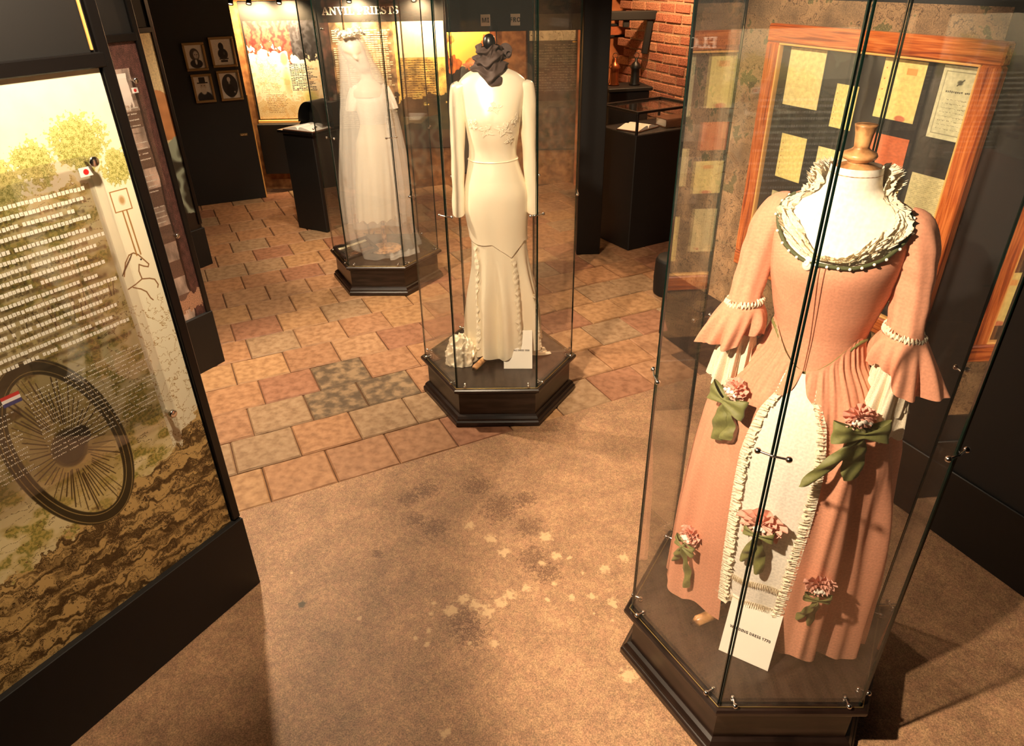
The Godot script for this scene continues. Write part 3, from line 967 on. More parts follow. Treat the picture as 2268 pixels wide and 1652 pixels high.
	for q in [[-0.157, "MI", "small white plate with black letters MI on the lintel"], [0.073, "FRO", "small white plate with black letters FRO on the lintel"]]:
		var pl := thing("lintel_plate", q[2], "sign", Vector3(q[0], 1.679, -5.98), 0.0)
		part(pl, "plate", boxm(Vector3(0.072, 0.080, 0.005), 0.001), M.card, Vector3(0, 0, 0.0025))
		letters(pl, q[1], 0.034, M.ink, Vector3(0, 0, 0.006), false)
	# black posts of the opening
	structure("trim_3", boxm(Vector3(0.19, 2.72, 0.16), 0.004), M.black, Vector3(0.635, 1.36, -5.43))

func framed(t: Node3D, w: float, h: float, rail: float, fm: Material, pm: Material) -> void:
	for s in [-1.0, 1.0]:
		part(t, "frame_rail", boxm(Vector3(w, rail, 0.022), 0.004), fm, Vector3(0, s * (h - rail) / 2.0, 0.011))
		part(t, "frame_rail", boxm(Vector3(rail, h - rail * 2.0, 0.022), 0.004), fm, Vector3(s * (w - rail) / 2.0, 0, 0.011))
	part(t, "picture", platem(w - rail * 1.6, h - rail * 1.6, 0.008), pm)

func open_book(at: Vector3, turn: float, size: float, label: String, group: String) -> void:
	var t := thing("open_book", label, "book", at, turn, group)
	part(t, "cover", boxm(Vector3(size, 0.008, size * 0.68), 0.002), M.leather, Vector3(0, 0.004, 0))
	for s in [-1.0, 1.0]:
		var b := MB.new()
		b.grid(12, 2, func(p: float, q: float):
			return Vector3(s * p * size * 0.48, 0.010 + 0.028 * sin(sqrt(p) * PI) * (1.0 - 0.5 * p), (q - 0.5) * -size * 0.64), false, s < 0)
		b.grid(12, 1, func(p: float, q: float):
			return Vector3(s * p * size * 0.48, 0.008 + q * (0.002 + 0.028 * sin(sqrt(p) * PI) * (1.0 - 0.5 * p)), size * 0.32), false, s < 0)
		part(t, "page_block", b.done(), M.page)

func portrait(kind: int) -> Image:
	var pale := Color(0.80, 0.77, 0.72)
	var dark := Color(0.10, 0.09, 0.09)
	var c := noise(130 + kind, 0.2, 2)
	var im := paint(120, 150, func(x: int, y: int): return pale * (0.95 + c.get_noise_2d(x, y) * 0.14))
	if kind == 0:
		dot(im, 60, 118, 44, 30, dark)
		dot(im, 58, 62, 34, 42, Color(0.22, 0.20, 0.19))
		dot(im, 66, 64, 20, 29, Color(0.66, 0.62, 0.57), 1.0, 0.3)
		dot(im, 60, 108, 8, 18, Color(0.72, 0.70, 0.66))
		dot(im, 60, 62, 4, 3, dark)
		dot(im, 74, 62, 4, 3, dark)
		stroke(im, Vector2(68, 66), Vector2(70, 76), 1.4, Color(0.35, 0.3, 0.28))
		stroke(im, Vector2(62, 84), Vector2(74, 84), 1.4, Color(0.35, 0.25, 0.24))
	elif kind == 1:
		dot(im, 58, 86, 30, 34, dark)
		dot(im, 54, 44, 16, 24, dark)
		im.fill_rect(Rect2i(34, 110, 52, 6), dark)
		im.fill_rect(Rect2i(40, 120, 40, 12), Color(0.14, 0.12, 0.12))
		dot(im, 66, 82, 8, 14, Color(0.34, 0.32, 0.30), 0.7, 0.6)
	elif kind == 2:
		dot(im, 60, 132, 58, 42, dark)
		dot(im, 60, 62, 24, 28, Color(0.68, 0.62, 0.56))
		dot(im, 60, 90, 24, 26, Color(0.74, 0.70, 0.64), 1.0, 0.3)
		im.fill_rect(Rect2i(38, 8, 44, 34), dark)
		im.fill_rect(Rect2i(22, 38, 76, 7), dark)
		dot(im, 50, 58, 4, 2.4, dark)
		dot(im, 70, 58, 4, 2.4, dark)
	else:
		for y in 150:
			for x in 120:
				if Vector2((x - 60) / 50.0, (y - 75) / 66.0).length() < 1.0:
					im.set_pixel(x, y, Color(0.13, 0.12, 0.12))
		dot(im, 58, 40, 12, 16, Color(0.68, 0.64, 0.60))
		dot(im, 58, 62, 6, 10, Color(0.62, 0.60, 0.56))
		dot(im, 60, 104, 30, 46, Color(0.05, 0.05, 0.05), 1.0, 0.3)
		dot(im, 84, 112, 6, 6, Color(0.5, 0.46, 0.42))
	return im

func curtain_print() -> Image:
	var a := noise(141, 0.02, 3)
	var c := noise(142, 0.25, 2)
	var im := paint(420, 540, func(x: int, y: int):
		var n1: float = a.get_noise_2d(x, y)
		var n3: float = c.get_noise_2d(x, y)
		var col := Color(0.93, 0.88, 0.78) * (0.98 + n3 * 0.10)
		if y < 150 + n1 * 60 + (50 if x > 230 else 0):
			var f := sin(x * 0.11 + n1 * 4.0) * 0.5 + 0.5
			col = Color(0.28, 0.10, 0.10).lerp(Color(0.56, 0.28, 0.22), f)
			if x > 260:
				col = Color(0.12, 0.11, 0.13).lerp(Color(0.25, 0.25, 0.28), f)
		elif n1 > 0.22:
			col = col.lerp(Color(0.74, 0.52, 0.32), 0.28 + n3 * 0.2)
		if y > 430 + n1 * 60:
			col = col.lerp(Color(0.62, 0.52, 0.22), clampf(0.35 + n3, 0, 0.8))
		return col)
	print_rows(im, Rect2i(40, 200, 130, 190), 8, Vector2i(3, 3), Color(0.45, 0.34, 0.26), 8, 0.7, 0.3)
	print_rows(im, Rect2i(230, 230, 180, 150), 9, Vector2i(12, 5), Color(0.16, 0.18, 0.24), 9, 0.9, 0.4)
	print_rows(im, Rect2i(60, 400, 130, 110), 10, Vector2i(3, 4), Color(0.34, 0.20, 0.12), 10, 0.8, 0.2)
	dot(im, 205, 200, 26, 44, Color(0.86, 0.62, 0.42), 0.9, 0.4)
	dot(im, 205, 330, 30, 90, Color(0.80, 0.50, 0.30), 0.5, 0.6)
	dot(im, 330, 420, 60, 60, Color(0.66, 0.66, 0.34), 0.7, 0.6)
	return im

func priest_print() -> Image:
	var a := noise(151, 0.015, 3)
	var c := noise(152, 0.25, 2)
	var im := paint(560, 556, func(x: int, y: int):
		var n1: float = a.get_noise_2d(x, y)
		var n3: float = c.get_noise_2d(x, y)
		var col := Color(0.22, 0.14, 0.13) * (1.0 + n1)
		if x > 40 and x < 330:
			col = Color(0.50, 0.40, 0.30) * (1.0 + n1 * 0.8)
		if x >= 330:
			col = Color(0.86, 0.72, 0.40) * (0.95 + n1 * 0.5 + n3 * 0.3)
			if y < 150 and x > 350:
				col = Color(0.95, 0.91, 0.78)
		if y > 320 + n1 * 80:
			col = col * 0.30
		if y > 470:
			col = Color(0.36, 0.24, 0.16) * (0.9 + n3 * 0.4)
		return col)
	print_rows(im, Rect2i(50, 30, 120, 430), 9, Vector2i(14, 5), Color(0.88, 0.86, 0.78), 12, 0.95, 0.15)
	print_rows(im, Rect2i(180, 30, 140, 430), 9, Vector2i(14, 5), Color(0.82, 0.80, 0.70), 13, 0.95, 0.15)
	print_rows(im, Rect2i(345, 160, 180, 300), 10, Vector2i(12, 4), Color(0.34, 0.26, 0.15), 14, 0.9, 0.15)
	return im

func flame_print() -> Image:
	var a := noise(161, 0.02, 3)
	return paint(150, 430, func(x: int, y: int):
		var n1: float = a.get_noise_2d(x, y)
		var col := Color(0.62, 0.33, 0.14) * (1.0 + n1)
		if Vector2((x - 60) / 55.0, (y - 90) / 70.0).length() + n1 * 0.8 < 1.0:
			col = Color(0.94, 0.74, 0.34)
		if y > 170 + n1 * 60:
			col = Color(0.16, 0.11, 0.08) * (1.0 + n1)
		return col)

func sketch_print() -> Image:
	var a := noise(171, 0.02, 3)
	var im := paint(260, 560, func(x: int, y: int):
		var n1: float = a.get_noise_2d(x, y)
		var col := Color(0.20, 0.16, 0.13) * (1.0 + n1)
		if y < 100:
			col = Color(0.78, 0.74, 0.62) * (1.0 + n1 * 0.2)
			if absf(n1) < 0.02:
				col = Color(0.4, 0.35, 0.26)
		elif y > 380:
			col = Color(0.30, 0.21, 0.15) * (1.0 + n1)
		return col)
	print_rows(im, Rect2i(20, 115, 220, 200), 11, Vector2i(10, 4), Color(0.50, 0.46, 0.36), 22, 0.8, 0.15)
	im.fill_rect(Rect2i(190, 104, 26, 5), Color(0.85, 0.65, 0.2))
	return im

# ---------------------------------------------------------------- right wall with the framed papers
func right_wall() -> void:
	var turn := atan2(-0.92, 0.39)
	var p0 := Vector3(1.0, 0, -3.8)
	var B := Basis(Vector3.UP, turn)
	var wl := structure("wall_right", boxm(Vector3(4.74, 2.74, 0.12), 0.003), M.black, p0 + B * Vector3(2.23, 1.37, -0.062), turn)
	part(wl, "mural", platem(1.60, 1.46, 0.003), tex_mat(mural_print(), 0.6), Vector3(-2.23 + 0.70, 1.16 - 1.37, 0.0605))
	part(wl, "skirting", boxm(Vector3(4.74, 0.30, 0.012), 0.003), M.black_gloss, Vector3(0, -1.37 + 0.152, 0.066))
	# pine frame
	var u0 := 0.476
	var u1 := 1.548
	var v0 := 0.70
	var v1 := 1.797
	var ft := thing("notice_frame", "large glazed pine frame of old papers behind the pink gown's case", "frame", p0 + B * Vector3((u0 + u1) / 2.0, (v0 + v1) / 2.0, 0.008), turn)
	var w := u1 - u0
	var h := v1 - v0
	var r := 0.072
	part(ft, "backing", boxm(Vector3(w - 0.02, h - 0.02, 0.012), 0.0), M.backing, Vector3(0, 0, 0.006))
	for s in [-1.0, 1.0]:
		part(ft, "frame_rail", boxm(Vector3(w, r, 0.040), 0.006), M.pine_along, Vector3(0, s * (h - r) / 2.0, 0.020))
		part(ft, "frame_stile", boxm(Vector3(r, h - 2.0 * r, 0.040), 0.006), M.pine_up, Vector3(s * (w - r) / 2.0, 0, 0.020))
		part(ft, "inner_slip", boxm(Vector3(w - 2.0 * r, 0.008, 0.030), 0.002), M.pine_edge, Vector3(0, s * (h - 2.0 * r - 0.008) / 2.0, 0.020))
		part(ft, "inner_slip", boxm(Vector3(0.008, h - 2.0 * r - 0.016, 0.030), 0.002), M.pine_edge, Vector3(s * (w - 2.0 * r - 0.008) / 2.0, 0, 0.020))
	# papers: u, v of the upper left corner, width, height, kind, label
	var docs := [
		[0.606, 1.712, 0.200, 0.228, 0, "tall blank yellowed paper in the frame's upper corner beside the pine stile"],
		[0.889, 1.600, 0.110, 0.165, 1, "small narrow yellowed paper with a row of holes in the frame"],
		[1.090, 1.712, 0.180, 0.206, 2, "yellowed paper with an orange stamp at its top and a seal at its foot"],
		[1.335, 1.711, 0.165, 0.236, 3, "pale bordered certificate with a printed emblem at its head"],
		[0.637, 1.365, 0.150, 0.190, 1, "yellowed paper with a row of holes, under the tall blank paper"],
		[0.858, 1.350, 0.150, 0.150, 0, "yellowed paper partly behind the mannequin's neck"],
		[1.087, 1.450, 0.188, 0.115, 4, "orange-red slip of paper in the frame"],
		[1.100, 1.290, 0.185, 0.140, 2, "yellowed paper with a seal, under the orange slip"],
		[1.321, 1.345, 0.170, 0.160, 5, "pale handwritten letter with a red seal, under the bordered certificate"],
		[1.330, 1.050, 0.165, 0.210, 2, "yellow paper low in the frame beside the pink sleeve"],
		[0.637, 1.110, 0.160, 0.180, 5, "olive handwritten paper low in the frame's corner"],
		[0.858, 1.130, 0.160, 0.200, 0, "yellowed paper low in the frame behind the gown's back"],
		[1.095, 1.080, 0.170, 0.200, 5, "handwritten yellowed letter low in the frame behind the gown"],
	]
	var g := RandomNumberGenerator.new()
	g.seed = 3
	for d in docs:
		var o := thing("old_paper", d[5], "paper", p0 + B * Vector3(d[0] + d[2] / 2.0, d[1] - d[3] / 2.0, 0.0205), turn, "papers in the pine frame")
		part(o, "sheet", platem(d[2], d[3], 0.0012), tex_mat(paper_print(d[4], g.randi()), 0.8), Vector3.ZERO, Vector3(0, 0, g.randf_range(-0.012, 0.012)))
	part(ft, "pane", boxm(Vector3(w - 2.0 * r, h - 2.0 * r, 0.003)), M.glass, Vector3(0, 0, 0.028))

func paper_print(kind: int, sd: int) -> Image:
	var c := noise(sd % 1000, 0.05, 4)
	var base: Color = [Color(0.92, 0.85, 0.58), Color(0.91, 0.84, 0.52), Color(0.90, 0.83, 0.52), Color(0.80, 0.79, 0.64), Color(0.80, 0.42, 0.24), Color(0.80, 0.76, 0.56)][kind]
	var im := paint(150, 190, func(x: int, y: int): return base * (0.98 + c.get_noise_2d(x, y) * 0.12))
	var ink := base.darkened(0.45)
	if kind == 1:
		for i in 5:
			dot(im, 14, 40 + i * 28, 2.6, 2.6, Color(0.70, 0.35, 0.15))
	if kind == 2:
		im.fill_rect(Rect2i(86, 24, 36, 20), Color(0.86, 0.62, 0.34))
		dot(im, 100, 182, 22, 12, Color(0.78, 0.42, 0.30), 0.9, 0.3)
		for i in 4:
			dot(im, 12, 30 + i * 34, 2.4, 2.4, Color(0.70, 0.35, 0.15))
	if kind == 3:
		for e in [[12, 14, 138, 14], [138, 14, 138, 176], [138, 176, 12, 176], [12, 176, 12, 14]]:
			stroke(im, Vector2(e[0], e[1]), Vector2(e[2], e[3]), 1.2, ink, 0.8)
		dot(im, 66, 40, 12, 8, Color(0.25, 0.25, 0.2), 0.9, 0.5)
		stroke(im, Vector2(58, 48), Vector2(78, 32), 2.0, Color(0.25, 0.25, 0.2))
		print_rows(im, Rect2i(26, 62, 96, 10), 30, Vector2i(5, 5), ink.darkened(0.3), sd % 97, 0.9, 0.1)
		print_rows(im, Rect2i(24, 84, 102, 84), 11, Vector2i(4, 2), ink, sd % 89, 0.85, 0.2)
		stroke(im, Vector2(112, 24), Vector2(122, 74), 3.0, Color(0.78, 0.66, 0.36), 0.8)
	if kind == 5:
		print_rows(im, Rect2i(12, 12, 126, 166), 8, Vector2i(5, 2), base.darkened(0.3), sd % 83, 0.9, 0.1)
		dot(im, 122, 176, 7, 7, Color(0.72, 0.30, 0.24), 0.9, 0.4)
	if kind == 0 or kind == 1 or kind == 2:
		print_rows(im, Rect2i(26, 60, 110, 100), 16, Vector2i(5, 1), base.darkened(0.12), sd % 79, 0.8, 0.3)
	return im

func mural_print() -> Image:
	var a := noise(181, 0.012, 4)
	var b := noise(182, 0.07, 3)
	var c := noise(183, 0.3, 2)
	var im := paint(800, 700, func(x: int, y: int):
		var n1: float = a.get_noise_2d(x, y)
		var n2: float = b.get_noise_2d(x, y)
		var n3: float = c.get_noise_2d(x, y)
		var col := Color(0.52, 0.41, 0.29) * (1.0 + n1 * 0.35 + n3 * 0.25)
		if n1 + n2 * 0.25 > 0.30 and y < 420:
			col = Color(0.36, 0.33, 0.20) * (1.0 + n3 * 0.5)
		if absf(n1 * 0.9 + n2 * 0.15) < 0.012:
			col = Color(0.24, 0.17, 0.10)
		if y > 330 and absf(sin(y * 0.16 + n1 * 12.0 + x * 0.02)) < 0.16 + n2 * 0.3:
			col = col.lerp(Color(0.22, 0.15, 0.09), 0.7)
		return col)
	# signpost board in the mural
	im.fill_rect(Rect2i(150, 262, 42, 38), Color(0.62, 0.50, 0.36))
	dot(im, 171, 281, 7, 11, Color(0.42, 0.24, 0.15), 0.9, 0.5)
	return im

# ---------------------------------------------------------------- brick corner with the book vitrine
func brick_corner() -> void:
	var d := Vector3(0.3697, 0, 0.9292)
	var turn := atan2(-0.9292, 0.3697)
	var p0 := Vector3(1.2, 0, -6.75)
	var B := Basis(Vector3.UP, turn)
	var wl := structure("wall_brick", boxm(Vector3(2.3, 2.7, 0.12)), M.mortar, p0 + B * Vector3(0.93, 1.35, -0.07), turn)
	var g := RandomNumberGenerator.new()
	g.seed = 8
	var shapes := []
	for k in 4:
		shapes.append(boxm(Vector3(0.208 + 0.004 * (k % 2), 0.063 + 0.002 * (k % 3), 0.05), 0.006))
	for row in range(11, 25):
		for c in range(-1, 8):
			var x := c * 0.222 + (0.111 if row % 2 else 0.0) - 0.10
			if x > 1.75:
				continue
			var br := part(wl, "brick", shapes[g.randi() % 4], M.bricks[g.randi() % 4], Vector3(x - 0.93, row * 0.0765 + 0.04 - 1.35, 0.041 + g.randf_range(-0.003, 0.004)))
			br.rotation = Vector3(g.randf_range(-0.02, 0.02), g.randf_range(-0.02, 0.02), g.randf_range(-0.012, 0.012))
	# plaster behind the opening
	structure("wall_plaster", boxm(Vector3(1.9, 2.7, 0.08)), M.plaster, Vector3(1.65, 1.35, -7.48))
	structure("trim_5", boxm(Vector3(0.9, 0.07, 0.09), 0.006), M.black, Vector3(1.12, 1.66, -6.62))
	var bk := structure("trim_6", boxm(Vector3(0.05, 0.26, 0.06), 0.004), M.black, Vector3(1.22, 1.49, -6.62))
	bk.rotation.z = -0.12
	structure("trim_7", boxm(Vector3(0.05, 0.06, 0.05), 0.004), M.black, Vector3(1.03, 1.60, -6.62))
	var pf := thing("wall_picture", "long low picture in a black frame on the orange plaster wall", "picture", Vector3(1.06, 1.49, -7.435), 0.0)
	framed(pf, 0.36, 0.12, 0.022, M.black, tex_mat(paper_print(4, 44), 0.7))
	# black iron lanterns and a dark cabinet in shadow before the bricks
	var dk := thing("dark_cupboard", "black cupboard in shadow standing before the brick wall", "cupboard", Vector3(1.02, 0, -6.45), 0.2)
	part(dk, "body", boxm(Vector3(0.36, 1.10, 0.30), 0.01), M.black, Vector3(0, 0.55, 0))
	part(dk, "top", boxm(Vector3(0.40, 0.03, 0.34), 0.005), M.black, Vector3(0, 1.115, 0))
	for q in [[0.93, "small copper lantern with a rounded cap on the black cupboard", true], [1.11, "black iron lantern standing beside the copper one on the cupboard", false]]:
		var l := thing("lantern", q[1], "lantern", Vector3(q[0], 1.13, -6.45), 0.0)
		var b := MB.new()
		b.lathe([[0.0, 0.0], [0.045, 0.0], [0.05, 0.01], [0.04, 0.02], [0.035, 0.13], [0.05, 0.14], [0.035, 0.17], [0.012, 0.19], [0.012, 0.215], [0.0, 0.22]], 8)
		part(l, "body", b.done(), M.copper if q[2] else M.black_metal)
		b = MB.new()
		var ring := []
		for i in 13:
			ring.append(Vector3(cos(TAU * i / 12.0) * 0.022, 0.235 + sin(TAU * i / 12.0) * 0.022, 0))
		b.tube(ring, 0.003, 6, true)
		part(l, "ring", b.done(), M.black_metal)
	# vitrine on a black cabinet
	var ct := thing("book_vitrine", "black cabinet with a low glass case of books before the brick wall", "display case", Vector3(0.97, 0, -5.41), atan2(0.5, 0.866))
	part(ct, "cabinet", boxm(Vector3(0.62, 0.915, 0.46), 0.006), M.black, Vector3(0.31, 0.4575, -0.23))
	for s in [[0.0, 0.0], [0.62, 0.0], [0.0, -0.46], [0.62, -0.46]]:
		part(ct, "corner_post", boxm(Vector3(0.018, 0.15, 0.018), 0.002), M.black_metal, Vector3(clampf(s[0], 0.012, 0.608), 0.99, clampf(s[1], -0.448, -0.012)))
	part(ct, "front_pane", boxm(Vector3(0.60, 0.145, 0.004)), M.glass, Vector3(0.31, 0.990, -0.012))
	part(ct, "side_pane", boxm(Vector3(0.004, 0.145, 0.44)), M.glass, Vector3(0.012, 0.990, -0.23))
	part(ct, "side_pane", boxm(Vector3(0.004, 0.145, 0.44)), M.glass, Vector3(0.608, 0.990, -0.23))
	part(ct, "top_pane", boxm(Vector3(0.60, 0.005, 0.44)), M.glass, Vector3(0.31, 1.068, -0.23))
	for s in [[0.31, -0.010, 0.62, 0.020], [0.31, -0.45, 0.62, 0.020], [0.010, -0.23, 0.020, 0.42], [0.61, -0.23, 0.020, 0.42]]:
		part(ct, "top_rail", boxm(Vector3(s[2], 0.018, s[3]), 0.002), M.black_metal, Vector3(s[0], 1.075, s[1]))
	var cb := Basis(Vector3.UP, atan2(0.5, 0.866))
	open_book(Vector3(0.97, 0.917, -5.41) + cb * Vector3(0.18, 0, -0.20), atan2(0.5, 0.866) + 0.3, 0.30, "open book with white pages in the glass vitrine", "")
	var cl := thing("closed_book", "brown leather book with rounded back lying in the vitrine", "book", Vector3(0.97, 0.917, -5.41) + cb * Vector3(0.475, 0, -0.15), atan2(0.5, 0.866) - 0.15)
	part(cl, "pages", boxm(Vector3(0.19, 0.055, 0.14), 0.003), M.page, Vector3(0, 0.033, 0))
	for y in [0.004, 0.064]:
		part(cl, "cover", boxm(Vector3(0.21, 0.007, 0.155), 0.002), M.leather, Vector3(0, y, 0))
	var sp := MB.new()
	sp.grid(10, 1, func(s: float, q: float):
		return Vector3((q - 0.5) * 0.21, 0.034 + sin((s - 0.5) * PI) * 0.034, 0.0775 + cos((s - 0.5) * PI) * 0.014), false, true)
	part(cl, "spine", sp.done(), M.leather)
	# small lamp over the vitrine
	var vl := thing("vitrine_lamp", "small lamp hanging over the book vitrine by the bricks", "lamp", Vector3(1.05, 2.30, -5.98), 0.0)
	var lb := MB.new()
	lb.lathe([[0.0, 0.46], [0.006, 0.46], [0.006, 0.06], [0.02, 0.05], [0.05, 0.0], [0.046, 0.0], [0.018, 0.04], [0.0, 0.042]], 16)
	part(vl, "shade", lb.done(), M.black_metal)
	lb = MB.new()
	lb.ball(Vector3(0, 0.012, 0), Vector3(0.018, 0.022, 0.018))
	part(vl, "lamp_glow", lb.done(), M.lamp_glow)
	var ol := OmniLight3D.new()
	ol.name = "vitrine_light"
	vl.add_child(ol, true)
	ol.position = Vector3(0, -0.03, 0)
	ol.light_color = Color(1.0, 0.80, 0.58)
	ol.light_energy = 1.9
	ol.omni_range = 8.0
	ol.omni_attenuation = 2.0
	ol.light_size = 0.03
	ol.shadow_enabled = true
	# round black pouffe by the end of the right wall
	var b2 := MB.new()
	b2.lathe([[0.0, 0.0], [0.115, 0.0], [0.12, 0.01], [0.125, 0.12], [0.12, 0.245], [0.105, 0.27], [0.0, 0.275]], 28)
	single("black_stool", "low round black stool on the flagstones near the end of the right wall", "stool", b2.done(), M.black, Vector3(1.14, 0, -4.56))

# ---------------------------------------------------------------- hexagonal glass cases
func display_case(i: int) -> void:
	var c: Array = CASES[i]
	var lab: String = ["hexagonal glass case on a dark moulded plinth holding the pink gown", "hexagonal glass case on a dark moulded plinth holding the ivory satin dress", "hexagonal glass case on a dark moulded plinth holding the veiled bridal dress"][i]
	var t := thing("display_case", lab, "display case", Vector3(c[0], 0, c[1]), deg_to_rad(c[2]), "hexagonal display cases")
	var b := MB.new()
	b.hexes([[0.385, 0.0], [0.385, 0.205]])
	part(t, "plinth_body", b.done(), M.plinth)
	b = MB.new()
	b.hexes([[0.412, 0.0], [0.420, 0.006], [0.420, 0.026], [0.414, 0.032], [0.410, 0.034], [0.410, 0.042], [0.400, 0.054], [0.388, 0.060], [0.384, 0.060]])
	part(t, "base_moulding", b.done(), M.plinth)
	b = MB.new()
	b.hexes([[0.384, 0.180], [0.395, 0.184], [0.402, 0.194], [0.408, 0.196], [0.418, 0.200], [0.420, 0.206], [0.420, 0.214], [0.414, 0.2195], [0.405, 0.2195]])
	part(t, "cap_moulding", b.done(), M.plinth)
	b = MB.new()
	b.hexes([[0.392, 0.2195], [0.392, PLINTH]])
	part(t, "top_board", b.done(), M.plinth_top)
	# thin brass bead where glass meets the board
	b = MB.new()
	for k in 6:
		var a0 := MB.hexdir(k) * 0.402
		var a1 := MB.hexdir(k + 1) * 0.402
		b.tube([a0 + Vector3(0, PLINTH, 0), a1 + Vector3(0, PLINTH, 0)], 0.0016, 6)
	part(t, "glazing_bead", b.done(), M.brass)
	var R := 0.395
	var hgt := 2.02
	var th := 0.006
	var wd := R - 0.0105
	var pane := boxm(Vector3(wd, hgt, th))
	var strip := boxm(Vector3(0.0030, hgt, th + 0.0004))
	var cl := MB.new()
	cl.ball(Vector3(-0.033, 0, 0), Vector3(0.0075, 0.0075, 0.0075), 14, 8)
	cl.tube([Vector3(-0.033, 0, 0), Vector3(0, 0, 0.004)], 0.0028, 8)
	cl.tube([Vector3(0, 0, 0.004), Vector3(0.033, 0, 0)], 0.0028, 8)
	cl.ball(Vector3(0.033, 0, 0), Vector3(0.0075, 0.0075, 0.0075), 14, 8)
	var clip := cl.done()
	var ft := MB.new()
	ft.ball(Vector3(0, 0.012, 0.012), Vector3(0.008, 0.008, 0.008), 12, 8)
	ft.tube([Vector3(0, 0.012, 0.012), Vector3(0, 0.012, -0.014)], 0.003, 8)
	ft.ball(Vector3(0, 0.012, -0.014), Vector3(0.0065, 0.0065, 0.0065), 12, 8)
	ft.lathe([[0.0, 0.0], [0.007, 0.0], [0.005, 0.006], [0.0, 0.006]], 12, Vector3(0, 0, -0.014))
	var foot := ft.done()
	for k in 6:
		var d0 := MB.hexdir(k) * R
		var d1 := MB.hexdir(k + 1) * R
		var mid := (d0 + d1) / 2.0
		var yaw := atan2(mid.x, mid.z)
		var p := part(t, "glass_pane", pane, M.glass, mid + Vector3(0, PLINTH + 0.001 + hgt / 2.0, 0), Vector3(0, yaw, 0))
		for s in [-1.0, 1.0]:
			part(p, "polished_edge", strip, M.glass_edge, Vector3(s * (wd / 2.0 + 0.001), 0, 0))
			part(p, "foot_clip", foot, M.chrome, Vector3(s * (wd / 2.0 - 0.035), -hgt / 2.0, 0.0))
		for y in [1.095]:
			part(t, "glass_connector", clip, M.chrome, MB.hexdir(k) * (R + 0.001) + Vector3(0, y, 0), Vector3(0, PI / 2.0 - deg_to_rad(60.0 * k), 0))
	b = MB.new()
	b.hexes([[R, PLINTH + hgt + 0.002], [R, PLINTH + hgt + 0.010]])
	part(t, "glass_top", b.done(), M.glass)

# ---------------------------------------------------------------- the pink gown
const SKIRT := [[0.225, 0.293, 0.152], [0.40, 0.287, 0.158], [0.57, 0.280, 0.172], [0.78, 0.264, 0.180], [0.92, 0.248, 0.180], [1.00, 0.230, 0.172], [1.07, 0.205, 0.158], [1.13, 0.165, 0.132], [1.18, 0.128, 0.108], [1.25, 0.110, 0.092]]
const TORSO := [[1.10, 0.122, 0.110], [1.17, 0.112, 0.097], [1.235, 0.109, 0.092], [1.30, 0.124, 0.105], [1.36, 0.139, 0.120], [1.42, 0.147, 0.128], [1.46, 0.153, 0.118], [1.50, 0.158, 0.098], [1.53, 0.152, 0.082], [1.553, 0.122, 0.070], [1.572, 0.080, 0.062], [1.59, 0.062, 0.060], [1.632, 0.056, 0.056]]
const OPENING := [[0.22, 15.0], [0.40, 17.0], [0.64, 19.5], [0.92, 22.5], [1.05, 20.0], [1.11, 14.0], [1.145, 6.0], [1.20, 1.5]]

func waist_y(th: float) -> float:
	var a := absf(wrapf(th, -PI, PI))
	return lerpf(1.152, 1.235, smoothstep(0.0, 1.15, a)) if a < 1.15 else 1.235

func neck_y(th: float) -> float:
	return prof([[0.0, 1.440], [20.0, 1.443], [40.0, 1.462], [52.0, 1.492], [62.0, 1.535], [75.0, 1.556], [110.0, 1.568], [180.0, 1.572]], rad_to_deg(absf(wrapf(th, -PI, PI))), 1)

func torso_pt(th: float, y: float, grow := 1.0) -> Vector3:
	var rx := prof(TORSO, y, 1) * grow
	var rz := prof(TORSO, y, 2) * grow
	# fuller bust in front, flatter back
	var z := cos(th) * rz
	if z > 0.0:
		z *= 1.0 + 0.10 * exp(-pow((y - 1.41) / 0.05, 2.0)) * (0.6 + 0.4 * absf(sin(th * 2.0)))
	else:
		z *= 0.88
	return Vector3(sin(th) * rx, y - PLINTH, z)

func skirt_pt(th: float, y: float, grow := 1.0, folds := 1.0) -> Vector3:
	var top := waist_y(th) + 0.01
	var g := exp(-(top - y) / 0.13)
	var side := smoothstep(-0.5, 0.5, sin(th))
	var k := smoothstep(1.16, 0.62, y)
	var f := 0.030 * g * (1.0 - exp(-(top - y) / 0.02)) * (sin(th * 44.0 + 1.5 * sin(th * 7.0)) + 0.5 * sin(th * 71.0))
	f += 0.050 * smoothstep(1.22, 1.02, y) * exp(-pow((y - 0.98) / 0.16, 2.0)) * sin(th * 19.0 + 2.0 * sin(th * 3.0)) * (0.35 + 0.65 * side)
	var big := sin(th * 11.0 + 0.8 + 0.5 * sin(y * 5.0)) * 0.6 + sin(th * 19.0 + 2.2) * 0.4
	big = big * (1.25 - 0.25 * absf(big))
	var open_edge := smoothstep(0.30, 0.62, absf(wrapf(th, -PI, PI)))
	f += k * lerpf(0.036, 0.105, side) * (big * open_edge + 0.30)
	var r := 1.0 + f * folds
	return Vector3(sin(th) * prof(SKIRT, y, 1) * r * grow, y - PLINTH, cos(th) * prof(SKIRT, y, 2) * r * grow)

func hem_y(th: float) -> float:
	var a := wrapf(th, -PI, PI)
	return 0.242 + 0.009 * sin(th * 9.0 + 1.0) + 0.036 * smoothstep(-0.85, -0.55, a) * (1.0 - smoothstep(-0.20, 0.0, a))

